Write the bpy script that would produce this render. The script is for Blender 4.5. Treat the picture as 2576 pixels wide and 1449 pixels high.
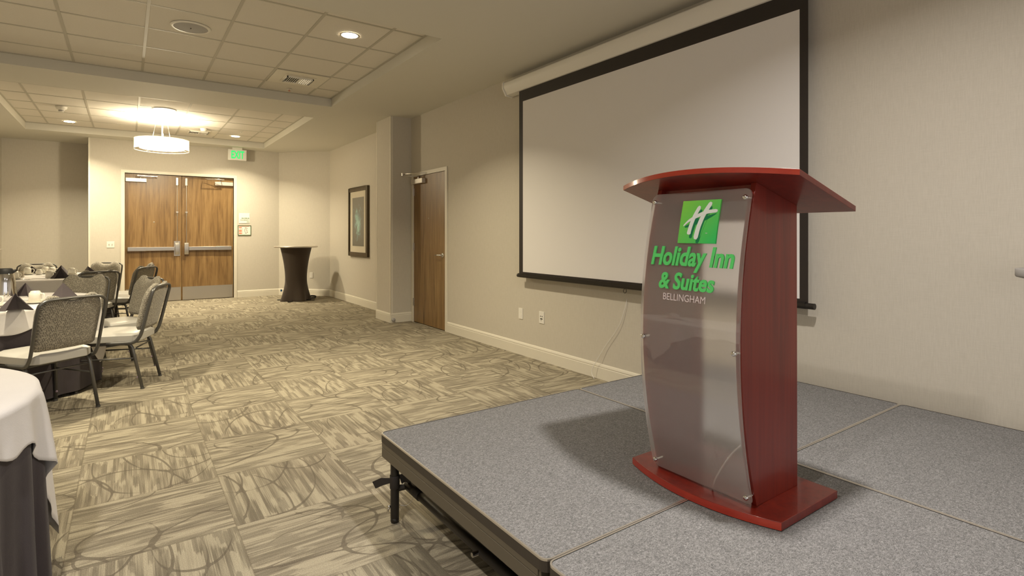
import bpy, bmesh, math, random
from math import sin, cos, pi, radians, atan2, hypot
from mathutils import Vector, Matrix

for o in list(bpy.data.objects):
    bpy.data.objects.remove(o, do_unlink=True)
SC = bpy.context.scene
COL = SC.collection
random.seed(7)

# ------------------------------------------------------------------ camera
cd = bpy.data.cameras.new('camera')
cam = bpy.data.objects.new('camera', cd)
COL.objects.link(cam)
cam.location = (0, 0, 1.315)
cam.rotation_euler = (pi / 2, 0, -radians(35.26))
cd.sensor_width = 36.0
cd.sensor_fit = 'HORIZONTAL'
cd.lens = 36.0 * 1373.0 / 2576.0
cd.shift_y = -(724.5 - 587.3) / 2576.0
cd.clip_start = 0.02
cd.clip_end = 100
SC.camera = cam

# ------------------------------------------------------------------ world, exposure
W = bpy.data.worlds.new('world')
SC.world = W
W.use_nodes = True
W.node_tree.nodes['Background'].inputs[0].default_value = (1.0, 0.96, 0.94, 1)
W.node_tree.nodes['Background'].inputs[1].default_value = 1.05
SC.view_settings.view_transform = 'Standard'
SC.view_settings.look = 'None'
SC.view_settings.gamma = 1
SC.view_settings.use_curve_mapping = False
SC.view_settings.exposure = 0.10

ZC = 3.045          # soffit
ZT = 3.160          # tile field inside the trays
XW = 3.506          # screen wall
TRX = (-1.36, 2.29)
TRAYS = [(0.0, 3.2), (4.32, 7.52), (8.37, 12.0)]
WARM = (1.0, 0.875, 0.63)
NEUT = (1.0, 0.94, 0.88)


def area_lamp(name, loc, power, color, size=0.14, spread=150, rot=(0, 0, 0), parent=None):
    ld = bpy.data.lights.new(name, 'AREA')
    ld.shape = 'DISK'
    ld.size = size
    ld.energy = power
    ld.color = color
    ld.spread = radians(spread)
    o = bpy.data.objects.new(name, ld)
    COL.objects.link(o)
    o.location = loc
    o.rotation_euler = rot
    if parent:
        o.parent = parent
    return o


# ------------------------------------------------------------------ materials
def mat(name, color=(.8, .8, .8), rough=.5, metal=0.0, **kw):
    m = bpy.data.materials.new(name)
    m.use_nodes = True
    b = m.node_tree.nodes['Principled BSDF']
    b.inputs['Base Color'].default_value = (*color, 1)
    b.inputs['Roughness'].default_value = rough
    b.inputs['Metallic'].default_value = metal
    for k, v in kw.items():
        b.inputs[k.replace('_', ' ')].default_value = v
    return m


def nt(m):
    return m.node_tree, m.node_tree.nodes, m.node_tree.links, m.node_tree.nodes['Principled BSDF']


class NG:
    """small helper to write node graphs"""
    def __init__(s, m):
        s.t, s.n, s.l, s.b = nt(m)

    def node(s, typ, ins=None, **props):
        x = s.n.new(typ)
        for k, v in props.items():
            setattr(x, k, v)
        if ins:
            for k, v in ins.items():
                s.set(x.inputs[k], v)
        return x

    def set(s, inp, v):
        if isinstance(v, bpy.types.NodeSocket):
            s.l.new(v, inp)
        else:
            inp.default_value = v

    def m(s, op, a, b=0.0, c=0.0):
        x = s.n.new('ShaderNodeMath')
        x.operation = op
        s.set(x.inputs[0], a)
        s.set(x.inputs[1], b)
        s.set(x.inputs[2], c)
        return x.outputs[0]

    def mix(s, f, a, b, mode='MIX'):
        x = s.n.new('ShaderNodeMix')
        x.data_type = 'RGBA'
        x.blend_type = mode
        s.set(x.inputs[0], f)
        s.set(x.inputs[6], a if isinstance(a, bpy.types.NodeSocket) else (*a, 1) if len(a) == 3 else a)
        s.set(x.inputs[7], b if isinstance(b, bpy.types.NodeSocket) else (*b, 1) if len(b) == 3 else b)
        return x.outputs[2]

    def ramp(s, f, pts):
        x = s.n.new('ShaderNodeValToRGB')
        e = x.color_ramp.elements
        while len(e) < len(pts):
            e.new(0.5)
        for i, (p, c) in enumerate(pts):
            e[i].position = p
            e[i].color = (*c, 1) if len(c) == 3 else c
        s.set(x.inputs[0], f)
        return x.outputs[0]

    def xyz(s, v):
        x = s.n.new('ShaderNodeSeparateXYZ')
        s.set(x.inputs[0], v)
        return x.outputs

    def comb(s, a, b, c):
        x = s.n.new('ShaderNodeCombineXYZ')
        s.set(x.inputs[0], a)
        s.set(x.inputs[1], b)
        s.set(x.inputs[2], c)
        return x.outputs[0]

    def noise(s, v, scale, detail=2.0, rough=.5, dist=0.0):
        x = s.n.new('ShaderNodeTexNoise')
        s.set(x.inputs['Vector'], v)
        x.inputs['Scale'].default_value = scale
        x.inputs['Detail'].default_value = detail
        x.inputs['Roughness'].default_value = rough
        x.inputs['Distortion'].default_value = dist
        return x.outputs[0]

    def pos(s):
        return s.n.new('ShaderNodeNewGeometry').outputs['Position']

    def obj(s):
        return s.n.new('ShaderNodeTexCoord').outputs['Object']

    def scale(s, v, sc):
        x = s.n.new('ShaderNodeVectorMath')
        x.operation = 'MULTIPLY'
        s.set(x.inputs[0], v)
        x.inputs[1].default_value = sc
        return x.outputs[0]

    def bump(s, h, strength=.2, dist=.002):
        x = s.n.new('ShaderNodeBump')
        x.inputs['Strength'].default_value = strength
        x.inputs['Distance'].default_value = dist
        s.set(x.inputs['Height'], h)
        s.l.new(x.outputs[0], s.b.inputs['Normal'])

    def color(s, c):
        s.l.new(c, s.b.inputs['Base Color'])


def weave_mat(name, c1, c2):
    m = mat(name, c1, .75)
    g = NG(m)
    p = g.pos()
    a = g.noise(g.scale(p, (190, 190, 14)), 1.0, 3, .65)
    b = g.noise(g.scale(p, (14, 14, 260)), 1.0, 3, .65)
    f = g.m('ADD', g.m('MULTIPLY', a, .6), g.m('MULTIPLY', b, .4))
    f2 = g.m('MULTIPLY_ADD', f, 3.2, -1.1)
    x = g.node('ShaderNodeClamp', {0: f2}).outputs[0]
    g.color(g.mix(x, c1, c2))
    g.bump(f, .25, .002)
    return m


def carpet_mat():
    m = mat('patterned_carpet', (.3, .25, .18), .95)
    g = NG(m)
    P = g.xyz(g.pos())
    T = .61
    X = g.m('DIVIDE', g.m('SUBTRACT', P[0], .405 - T * 40), T)
    Y = g.m('DIVIDE', g.m('SUBTRACT', P[1], 3.325 - T * 40), T)
    ix, iy = g.m('FLOOR', X), g.m('FLOOR', Y)
    fx, fy = g.m('SUBTRACT', X, ix), g.m('SUBTRACT', Y, iy)
    chk = g.m('MODULO', g.m('ADD', ix, iy), 2.0)          # 1: stripes run across the room
    inv = g.m('SUBTRACT', 1.0, chk)
    # u across the yarn rows, v along them (tile units)
    u = g.m('ADD', g.m('MULTIPLY', fx, chk), g.m('MULTIPLY', fy, inv))
    v = g.m('ADD', g.m('MULTIPLY', fy, chk), g.m('MULTIPLY', fx, inv))
    wn = g.node('ShaderNodeTexWhiteNoise', {'Vector': g.comb(ix, iy, 3.0)}).outputs
    rx = g.m('MULTIPLY', wn[0], 37.0)
    ur = g.m('DIVIDE', g.m('FLOOR', g.m('MULTIPLY', u, 150.0)), 150.0)     # yarn rows
    rowr = g.node('ShaderNodeTexWhiteNoise', {'Vector': g.comb(ur, ix, iy)}).outputs[0]
    vj = g.m('ADD', v, g.m('MULTIPLY', rowr, .075))
    def cols(n_, z_):
        return g.node('ShaderNodeTexWhiteNoise', {'Vector': g.comb(g.m('FLOOR', g.m('MULTIPLY', u, n_)), ix, g.m('ADD', iy, z_))}).outputs[0]
    w1, w2, w3 = cols(21.0, .3), cols(47.0, .6), cols(31.0, .1)
    n1 = g.noise(g.comb(g.m('MULTIPLY', w1, 90.0), g.m('MULTIPLY', vj, 2.1), rx), 1.0, 0, .5)
    n2 = g.noise(g.comb(g.m('MULTIPLY', w2, 90.0), g.m('MULTIPLY', vj, 2.4), rx), 1.0, 0, .5)
    n3 = g.noise(g.comb(g.m('MULTIPLY', w3, 90.0), g.m('MULTIPLY', vj, 2.6), rx), 1.0, 0, .5)
    nr = g.noise(g.comb(g.m('MULTIPLY', rowr, 60.0), g.m('MULTIPLY', vj, 2.2), rx), 1.0, 1, .5)
    c = g.ramp(g.m('ADD', g.m('MULTIPLY', n2, .55), g.m('MULTIPLY', nr, .45)),
               [(.34, (.215, .192, .152)), (.46, (.30, .272, .216)), (.54, (.375, .343, .272)), (.66, (.46, .423, .335))])
    pale = g.ramp(n1, [(.54, (0, 0, 0)), (.565, (1, 1, 1))])
    c = g.mix(g.m('MULTIPLY', pale, .62), c, (.55, .508, .405))
    grey = g.ramp(n3, [(.575, (0, 0, 0)), (.60, (1, 1, 1))])
    c = g.mix(g.m('MULTIPLY', grey, .55), c, (.205, .184, .148))
    # dark looping arcs: parts of big rings, thicker where they meet
    tot = None
    wob = g.m('MULTIPLY', g.m('SUBTRACT', g.noise(g.comb(g.m('MULTIPLY', P[0], 3.0), g.m('MULTIPLY', P[1], 3.0), 2.0), 1.0, 1, .5), .5), .09)
    for k in range(6):
        cn = g.node('ShaderNodeTexWhiteNoise', {'Vector': g.comb(ix, iy, 11.0 + k)}).outputs[1]
        r3 = g.xyz(cn)
        ddx = g.m('MULTIPLY', g.m('SUBTRACT', u, g.m('MULTIPLY_ADD', r3[0], 1.7, -.35)), 1.35)
        ddy = g.m('MULTIPLY', g.m('SUBTRACT', v, g.m('MULTIPLY_ADD', r3[1], 1.7, -.35)), .8)
        dist = g.m('SQRT', g.m('ADD', g.m('MULTIPLY', ddx, ddx), g.m('MULTIPLY', ddy, ddy)))
        q_ = g.m('DIVIDE', g.m('ADD', g.m('SUBTRACT', dist, g.m('MULTIPLY_ADD', r3[2], .45, .28)), wob), .0145)
        e_ = g.m('EXPONENT', g.m('MULTIPLY', g.m('MULTIPLY', q_, q_), -1.0))
        msk = g.noise(g.comb(g.m('MULTIPLY', P[0], 3.5), g.m('MULTIPLY', P[1], 3.5), 4.0 * k), 1.0, 0, .5)
        e_ = g.m('MULTIPLY', e_, g.m('MULTIPLY_ADD', msk, 2.6, -.35))
        # broad faint skirt so that crossings swell
        e2 = g.m('EXPONENT', g.m('MULTIPLY', g.m('ABSOLUTE', q_), -.55))
        e_ = g.m('MULTIPLY_ADD', e2, .42, e_)
        tot = e_ if tot is None else g.m('ADD', tot, e_)
    ln = g.ramp(g.m('MULTIPLY', tot, .5), [(.47, (0, 0, 0)), (.60, (1, 1, 1))])
    c = g.mix(g.m('MULTIPLY', ln, .74), c, (.150, .130, .105))
    # yarn grooves, tile seams, pile speckle
    gr = g.m('SINE', g.m('MULTIPLY', u, 2 * pi * 150))
    c = g.mix(g.m('MULTIPLY_ADD', gr, .10, .10), c, (.16, .135, .10))
    ex = g.m('MINIMUM', g.m('MINIMUM', fx, g.m('SUBTRACT', 1.0, fx)), g.m('MINIMUM', fy, g.m('SUBTRACT', 1.0, fy)))
    seam = g.m('LESS_THAN', ex, .0045)
    c = g.mix(g.m('MULTIPLY', seam, .45), c, (.17, .145, .11))
    sp = g.noise(g.pos(), 260.0, 2, .7)
    c = g.mix(.55, c, g.ramp(sp, [(.3, (.45, .45, .45)), (.7, (1.35, 1.35, 1.35))]), 'MULTIPLY')
    c = g.mix(1.0, c, (.93, .90, .84), 'MULTIPLY')
    g.color(c)
    g.bump(g.m('ADD', gr, sp), .35, .003)
    g.b.inputs['Specular IOR Level'].default_value = .1
    return m


def stage_carpet_mat():
    m = mat('grey_stage_carpet', (.2, .2, .2), .95)
    g = NG(m)
    p = g.pos()
    a = g.noise(g.scale(p, (1, 1.6, 1)), 330.0, 3, .8, .6)
    b = g.noise(g.scale(p, (1, 1.5, 1)), 120.0, 3, .7, .8)
    f = g.m('ADD', g.m('MULTIPLY', a, .6), g.m('MULTIPLY', b, .4))
    g.color(g.ramp(f, [(.34, (.060, .060, .060)), (.46, (.165, .162, .160)), (.55, (.285, .280, .275)), (.66, (.46, .452, .443))]))
    g.bump(f, .7, .006)
    g.b.inputs['Specular IOR Level'].default_value = .1
    return m


def wood_mat(name, dark, mid, light, rough=.4, vert=2, coat=0.0, sc=1.0):
    m = mat(name, mid, rough)
    g = NG(m)
    p = g.obj()
    s = [22 * sc, 22 * sc, 22 * sc]
    s[vert] = 1.3 * sc
    n1 = g.noise(g.scale(p, tuple(s)), 1.0, 5, .62, .9)
    s2 = [9 * sc, 9 * sc, 9 * sc]
    s2[vert] = .7 * sc
    n2 = g.noise(g.scale(p, tuple(s2)), 1.0, 3, .6, 2.2)
    s3 = [140 * sc, 140 * sc, 140 * sc]
    s3[vert] = 3 * sc
    n3 = g.noise(g.scale(p, tuple(s3)), 1.0, 2, .6)
    f = g.m('ADD', g.m('MULTIPLY', n1, .45), g.m('ADD', g.m('MULTIPLY', n2, .35), g.m('MULTIPLY', n3, .2)))
    g.color(g.ramp(f, [(.33, dark), (.48, mid), (.66, light)]))
    g.bump(n3, .05, .001)
    if coat:
        g.b.inputs['Coat Weight'].default_value = coat
        g.b.inputs['Coat Roughness'].default_value = .12
    return m


def brushed(name, col, rough=.3):
    m = mat(name, col, rough, 1.0)
    g = NG(m)
    n = g.noise(g.scale(g.obj(), (4, 4, 300)), 1.0, 2, .5)
    g.l.new(g.m('MULTIPLY_ADD', n, .2, rough - .1), g.b.inputs['Roughness'])
    return m


def fabric_mat():
    m = mat('patterned_chair_fabric', (.3, .26, .2), .85)
    g = NG(m)
    p = g.obj()
    q = g.xyz(p)
    rw = g.m('FLOOR', g.m('MULTIPLY', q[2], 125.0))
    off = g.m('MULTIPLY', g.m('MODULO', g.m('ADD', rw, 100.0), 2.0), .5)
    jit = g.node('ShaderNodeTexWhiteNoise', {'Vector': g.comb(rw, 0.0, 0.0)}).outputs[0]
    cx = g.m('ADD', g.m('MULTIPLY', g.m('ADD', q[0], q[1]), 85.0), g.m('MULTIPLY_ADD', jit, .35, off))
    fx = g.m('ABSOLUTE', g.m('SUBTRACT', g.m('FRACT', g.m('ADD', cx, 100.0)), .5))
    fz = g.m('ABSOLUTE', g.m('SUBTRACT', g.m('FRACT', g.m('ADD', g.m('MULTIPLY', q[2], 125.0), 100.0)), .5))
    cell = g.node('ShaderNodeTexWhiteNoise', {'Vector': g.comb(g.m('FLOOR', cx), rw, 1.0)}).outputs[0]
    dot = g.m('MULTIPLY', g.m('LESS_THAN', g.m('ADD', g.m('MULTIPLY', fx, 1.0), fz), .42), g.m('GREATER_THAN', cell, .28))
    n = g.noise(p, 190.0, 2, .6)
    c = g.ramp(n, [(.35, (.215, .19, .145)), (.55, (.36, .325, .255)), (.7, (.49, .455, .37))])
    c = g.mix(g.m('MULTIPLY', dot, .85), c, (.045, .040, .034))
    g.color(c)
    g.bump(n, .3, .002)
    g.b.inputs['Sheen Weight'].default_value = .2
    return m


def cloth_mat(name, col, var=.06):
    m = mat(name, col, .8)
    g = NG(m)
    n = g.noise(g.pos(), 3.0, 3, .6)
    n2 = g.noise(g.pos(), 500.0, 1, .6)
    g.color(g.mix(g.m('MULTIPLY', n, 1.0), tuple(x * (1 - var) for x in col), tuple(min(1, x * (1 + var)) for x in col)))
    g.bump(g.m('ADD', n2, g.m('MULTIPLY', g.noise(g.pos(), 6.0, 2, .5, .4), 6.0)), .25, .004)
    g.b.inputs['Sheen Weight'].default_value = .15
    return m


def acrylic_mat():
    m = bpy.data.materials.new('frosted_acrylic')
    m.use_nodes = True
    g = NG(m)
    b = g.node('ShaderNodeBsdfRefraction', {'IOR': 1.10, 'Roughness': .36})
    b.inputs['Color'].default_value = (.99, .975, .965, 1)
    g.n.remove(g.b)
    d = g.node('ShaderNodeBsdfDiffuse')
    d.inputs[0].default_value = (.88, .83, .80, 1)
    t = g.node('ShaderNodeBsdfTranslucent')
    t.inputs[0].default_value = (.88, .83, .80, 1)
    mx = g.node('ShaderNodeMixShader', {0: .45})
    g.l.new(d.outputs[0], mx.inputs[1])
    g.l.new(t.outputs[0], mx.inputs[2])
    m2 = g.node('ShaderNodeMixShader', {0: .17})
    g.l.new(b.outputs[0], m2.inputs[1])
    g.l.new(mx.outputs[0], m2.inputs[2])
    out = [x for x in g.n if x.type == 'OUTPUT_MATERIAL'][0]
    gl = g.node('ShaderNodeBsdfGlossy')
    gl.inputs['Roughness'].default_value = .012
    fr = g.node('ShaderNodeFresnel', {'IOR': 1.8})
    bf = g.n.new('ShaderNodeNewGeometry').outputs['Backfacing']
    m3 = g.node('ShaderNodeMixShader', {0: g.m('MULTIPLY', fr.outputs[0], g.m('SUBTRACT', 1.0, bf))})
    g.l.new(m2.outputs[0], m3.inputs[1])
    g.l.new(gl.outputs[0], m3.inputs[2])
    g.l.new(m3.outputs[0], out.inputs[0])
    return m


def emis(name, col, s, base=(.8, .8, .8)):
    m = mat(name, base, .5)
    b = m.node_tree.nodes['Principled BSDF']
    b.inputs['Emission Color'].default_value = (*col, 1)
    b.inputs['Emission Strength'].default_value = s
    return m


def tile_mat():
    m = mat('ceiling_tile', (.70, .66, .58), .9)
    g = NG(m)
    n = g.noise(g.pos(), 120.0, 3, .7)
    g.color(g.mix(n, (.64, .60, .53), (.74, .70, .62)))
    g.bump(n, .5, .003)
    return m


def print_mat():
    m = mat('teal_water_print', (.1, .1, .08), .35)
    g = NG(m)
    p = g.obj()
    q = g.xyz(p)
    n = g.noise(g.scale(p, (1, 3.0, 1.6)), 4.0, 6, .7, 1.2)
    d = g.node('ShaderNodeVectorMath', {0: g.scale(p, (1, 3.2, 2.1)), 1: (0, .05, -.02)}, operation='DISTANCE').outputs['Value']
    f = g.m('SUBTRACT', n, g.m('MULTIPLY', d, .42))
    c = g.ramp(f, [(.22, (.085, .078, .055)), (.30, (.10, .13, .115)), (.36, (.14, .27, .25)), (.46, (.27, .50, .45))])
    g.color(c)
    g.b.inputs['Coat Weight'].default_value = .4
    g.b.inputs['Coat Roughness'].default_value = .1
    return m


M = {}
M['wall'] = weave_mat('linen_wallpaper', (.525, .484, .405), (.585, .541, .459))
M['paint'] = mat('ceiling_paint', (.64, .615, .54), .8)
M['trim'] = mat('cream_trim_paint', (.70, .655, .55), .45)
M['tile'] = tile_mat()
M['tbar'] = mat('ceiling_grid_metal', (.46, .43, .36), .5)
M['carpet'] = carpet_mat()
M['stage'] = stage_carpet_mat()
M['oak'] = wood_mat('oak_veneer', (.085, .043, .014), (.205, .118, .042), (.31, .195, .080), .38)
M['cherry'] = wood_mat('cherry_veneer', (.110, .005, .002), (.180, .010, .004), (.250, .020, .007), .40, 2, .4, .6)
M['cherry_edge_lit'] = wood_mat('cherry_edge_lit', (.27, .020, .011), (.36, .030, .014), (.44, .045, .020), .28, 1, .7, .6)  # brighter copy of the cherry: light and reflections on front edges painted in
M['steel'] = brushed('brushed_steel', (.62, .58, .52), .32)
M['chrome'] = mat('polished_chrome', (.75, .74, .73), .08, 1.0)
M['plate_steel'] = brushed('kick_plate_steel', (.55, .52, .47), .34)
M['closer'] = mat('closer_aluminium', (.66, .61, .53), .35, .5)
M['white'] = mat('white_plastic', (.78, .75, .68), .4)
M['china'] = mat('white_china', (.80, .77, .68), .12)
M['fabric'] = fabric_mat()
M['vinyl'] = mat('grey_vinyl', (.50, .485, .445), .36)
M['gun'] = mat('gunmetal_tube', (.13, .127, .12), .36, .6)
M['wcloth'] = cloth_mat('white_table_linen', (.74, .71, .69))
M['dcloth'] = cloth_mat('dark_purple_linen', (.040, .030, .034), .2)
M['napkin'] = cloth_mat('plum_napkin_linen', (.070, .055, .059), .2)
M['screenw'] = mat('screen_white', (.76, .735, .715), .85)
M['screenb'] = mat('screen_black', (.020, .014, .011), .55)
M['blackmetal'] = mat('black_metal', (.028, .024, .020), .4, .4)
M['bronze'] = mat('bronze_frame', (.13, .112, .083), .42, .4)
M['ribbed'] = mat('dark_edge_strip', (.055, .045, .036), .5, .3)
M['alu'] = mat('aluminium_edge', (.62, .58, .52), .3, .8)
M['strap'] = mat('black_webbing', (.022, .017, .014), .7)
M['spandex'] = cloth_mat('brown_spandex', (.036, .022, .012), .15)
M['frame'] = wood_mat('dark_picture_frame', (.045, .030, .013), (.075, .052, .023), (.10, .072, .034), .5)
M['matb'] = mat('cream_mat_board', (.60, .54, .42), .8)
M['print'] = print_mat()
M['green'] = mat('sign_green', (.11, .68, .17), .35)
M['logo_w'] = mat('logo_white', (.80, .84, .80), .4)
M['logo_d'] = mat('logo_dark_green', (.0, .20, .07), .4)
M['letter_w'] = mat('pale_pink_lettering', (.72, .62, .61), .5)
M['acrylic'] = acrylic_mat()
M['exit'] = emis('exit_green_light', (.02, 1.0, .22), .70, (.02, .3, .08))
M['lens'] = emis('downlight_lens', (1.0, .88, .68), 22.0)
M['drum'] = emis('pendant_diffuser', (1.0, .86, .62), 9.0)
M['sheer'] = None
M['grille'] = mat('speaker_grille', (.36, .345, .33), .7)
M['dark'] = mat('dark_void', (.02, .018, .015), .8)
M['signtext'] = mat('sign_text_green', (.12, .22, .08), .6)
M['red'] = mat('map_red', (.62, .20, .11), .6)
M['brown'] = mat('map_brown', (.25, .18, .12), .6)
M['gframe'] = mat('green_frame', (.07, .12, .035), .5)
M['blue'] = mat('blue_tag', (.05, .20, .45), .6)
M['black'] = mat('black_cord', (.012, .012, .012), .6)
M['caster'] = mat('pale_caster_plastic', (.58, .55, .48), .45)
M['glide'] = mat('mauve_glide', (.30, .22, .28), .5)
M['cord'] = mat('white_cord', (.82, .80, .76), .4)


def logo_mat():
    m = mat('logo_green_gradient', (.1, .5, .1), .35)
    g = NG(m)
    q = g.xyz(g.obj())
    f = g.m('ADD', g.m('MULTIPLY', q[1], -3.2), g.m('MULTIPLY', q[2], -3.2))
    g.color(g.mix(g.node('ShaderNodeClamp', {0: g.m('ADD', f, .5)}).outputs[0], (.24, .66, .07), (.02, .56, .13)))
    return m


M['logo'] = logo_mat()
_m = bpy.data.materials.new('sheer_shade')
_m.use_nodes = True
_g = NG(_m)
_t = _g.node('ShaderNodeBsdfTransparent')
_t.inputs[0].default_value = (1, .96, .88, 1)
_l = _g.node('ShaderNodeBsdfTranslucent')
_l.inputs[0].default_value = (.9, .85, .75, 1)
_x = _g.node('ShaderNodeMixShader', {0: .45})
_g.l.new(_t.outputs[0], _x.inputs[1])
_g.l.new(_l.outputs[0], _x.inputs[2])
_g.l.new(_x.outputs[0], [x for x in _g.n if x.type == 'OUTPUT_MATERIAL'][0].inputs[0])
M['sheer'] = _m


# ------------------------------------------------------------------ mesh builder
class MB:
    def __init__(s):
        s.v, s.f, s.sm = [], [], []

    def add(s, vs, fs, smooth=False, mtx=None):
        o = len(s.v)
        for p in vs:
            p = Vector(p)
            if mtx is not None:
                p = mtx @ p
            s.v.append(p)
        for f in fs:
            s.f.append([i + o for i in f])
            s.sm.append(smooth)
        return s

    def box(s, a, b, mtx=None):
        (x0, y0, z0), (x1, y1, z1) = a, b
        vs = [(x0, y0, z0), (x1, y0, z0), (x1, y1, z0), (x0, y1, z0), (x0, y0, z1), (x1, y0, z1), (x1, y1, z1), (x0, y1, z1)]
        fs = [(0, 3, 2, 1), (4, 5, 6, 7), (0, 1, 5, 4), (1, 2, 6, 5), (2, 3, 7, 6), (3, 0, 4, 7)]
        return s.add(vs, fs, False, mtx)

    def cbox(s, c, d, mtx=None):
        return s.box([c[i] - d[i] / 2 for i in range(3)], [c[i] + d[i] / 2 for i in range(3)], mtx)

    def lathe(s, prof, n=32, c=(0, 0, 0), axis='Z', a0=0, a1=2 * pi, smooth=True, mtx=None):
        full = abs(a1 - a0 - 2 * pi) < 1e-6
        k = n if full else n + 1
        vs, fs = [], []
        for r, z in prof:
            for i in range(k):
                a = a0 + (a1 - a0) * i / n
                x, y = r * cos(a), r * sin(a)
                p = {'Z': (x, y, z), 'X': (z, x, y), 'Y': (y, z, x)}[axis]
                vs.append((p[0] + c[0], p[1] + c[1], p[2] + c[2]))
        for j in range(len(prof) - 1):
            for i in range(n):
                i2 = (i + 1) % k
                fs.append((j * k + i, j * k + i2, (j + 1) * k + i2, (j + 1) * k + i))
        return s.add(vs, fs, smooth, mtx)

    def cyl(s, c, r, h, n=24, axis='Z', mtx=None):
        return s.lathe([(0.0001, 0), (r, 0)], n, c, axis, smooth=False, mtx=mtx).lathe([(r, 0), (r, h)], n, c, axis, mtx=mtx).lathe(
            [(r, h), (0.0001, h)], n, c, axis, smooth=False, mtx=mtx)

    def tube(s, pts, r, n=10, caps=True, flat=None, mtx=None):
        pts = [Vector(p) for p in pts]
        rs = r if isinstance(r, (list, tuple)) else [r] * len(pts)
        up = None
        vs, fs = [], []
        for i, p in enumerate(pts):
            d = (pts[min(i + 1, len(pts) - 1)] - pts[max(i - 1, 0)]).normalized()
            if up is None:
                up = Vector((0, 0, 1)) if abs(d.z) < .9 else Vector((1, 0, 0))
            a = (up - d * up.dot(d)).normalized()
            up = a
            b = d.cross(a)
            for k in range(n):
                t = 2 * pi * k / n + pi / n
                ra = rs[i]
                rb = rs[i] * (flat or 1)
                vs.append(p + a * cos(t) * ra + b * sin(t) * rb)
        for i in range(len(pts) - 1):
            for k in range(n):
                k2 = (k + 1) % n
                fs.append((i * n + k, i * n + k2, (i + 1) * n + k2, (i + 1) * n + k))
        if caps:
            fs.append(tuple(range(n))[::-1])
            fs.append(tuple((len(pts) - 1) * n + k for k in range(n)))
        return s.add(vs, fs, n > 4, mtx)

    def prism(s, poly, h0, h1, axis='Z', smooth_side=False, mtx=None):
        """poly in 2D extruded along axis. X: poly=(y,z); Y: poly=(x,z); Z: poly=(x,y)"""
        def P(a, b, h):
            return {'Z': (a, b, h), 'X': (h, a, b), 'Y': (a, h, b)}[axis]
        n = len(poly)
        vs = [P(a, b, h0) for a, b in poly] + [P(a, b, h1) for a, b in poly]
        s.add(vs, [tuple(range(n))[::-1], tuple(range(n, 2 * n))], False, mtx)
        s.add(vs, [(i, (i + 1) % n, n + (i + 1) % n, n + i) for i in range(n)], smooth_side, mtx)
        return s

    def grid(s, fn, nu, nv, closed=False, smooth=True, mtx=None):
        vs, fs = [], []
        for j in range(nv + 1):
            for i in range(nu + (0 if closed else 1)):
                vs.append(fn(i / nu, j / nv))
        k = nu if closed else nu + 1
        for j in range(nv):
            for i in range(nu):
                i2 = (i + 1) % k
                fs.append((j * k + i, j * k + i2, (j + 1) * k + i2, (j + 1) * k + i))
        return s.add(vs, fs, smooth, mtx)

    def sphere(s, c, r, n=16, sz=1.0, mtx=None):
        prof = [(max(r * sin(pi * i / 8), .0001), -r * cos(pi * i / 8) * sz) for i in range(9)]
        return s.lathe(prof, n, c, mtx=mtx)

    def build(s, name, material, parent=None, origin=None, bevel=0, seg=2, solid=0, sub=0, weld=False, angle=None):
        org = Vector(origin) if origin is not None else Vector((0, 0, 0))
        me = bpy.data.meshes.new(name)
        me.from_pydata([tuple(p - org) for p in s.v], [], s.f)
        me.polygons.foreach_set('use_smooth', s.sm)
        me.materials.append(material)
        bm = bmesh.new()
        bm.from_mesh(me)
        if weld or bevel:
            bmesh.ops.remove_doubles(bm, verts=bm.verts, dist=1e-5)
        bmesh.ops.recalc_face_normals(bm, faces=bm.faces)
        bm.to_mesh(me)
        bm.free()
        me.update()
        o = bpy.data.objects.new(name, me)
        COL.objects.link(o)
        o.location = org
        if parent is not None:
            o.parent = parent
            if s_world(parent):
                o.location = org - parent_world(parent)
        if bevel:
            b = o.modifiers.new('bevel', 'BEVEL')
            b.width = bevel
            b.segments = seg
            b.limit_method = 'ANGLE'
            b.angle_limit = radians(35)
            for p in me.polygons:
                p.use_smooth = True
            wn = o.modifiers.new('wn', 'WEIGHTED_NORMAL')
            wn.keep_sharp = True
        if solid:
            b = o.modifiers.new('solid', 'SOLIDIFY')
            b.thickness = solid
            b.offset = 0
        if sub:
            b = o.modifiers.new('sub', 'SUBSURF')
            b.levels = b.render_levels = sub
        return o


def parent_world(p):
    v = Vector((0, 0, 0))
    while p is not None:
        v += p.location
        p = p.parent
    return v


def s_world(p):
    while p is not None:
        if p.get('_w'):
            return True
        p = p.parent
    return False


def thing(name, label, cat, loc=(0, 0, 0), rotz=0, group=None, world=False):
    """an Empty; world=True: parts are written in world coordinates"""
    o = bpy.data.objects.new(name, None)
    o.empty_display_size = .1
    COL.objects.link(o)
    o.location = loc
    o.rotation_euler = (0, 0, rotz)
    tag(o, label, cat, group)
    if world:
        o['_w'] = 1
    return o


def tag(o, label=None, cat=None, group=None, kind=None):
    if label:
        o['label'] = label
    if cat:
        o['category'] = cat
    if group:
        o['group'] = group
    if kind:
        o['kind'] = kind
    return o


def struct(name, mb, material, label=None, **kw):
    o = mb.build(name, material, **kw)
    return tag(o, label, None, None, 'structure')


def struct_empty(name, label, loc):
    o = bpy.data.objects.new(name, None)
    COL.objects.link(o)
    o.location = loc
    o['_w'] = 1
    return tag(o, label, None, None, 'structure')


def copy_tree(o, parent=None):
    c = o.copy()
    COL.objects.link(c)
    c.parent = parent
    for ch in list(o.children):
        copy_tree(ch, c)
    return c


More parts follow.
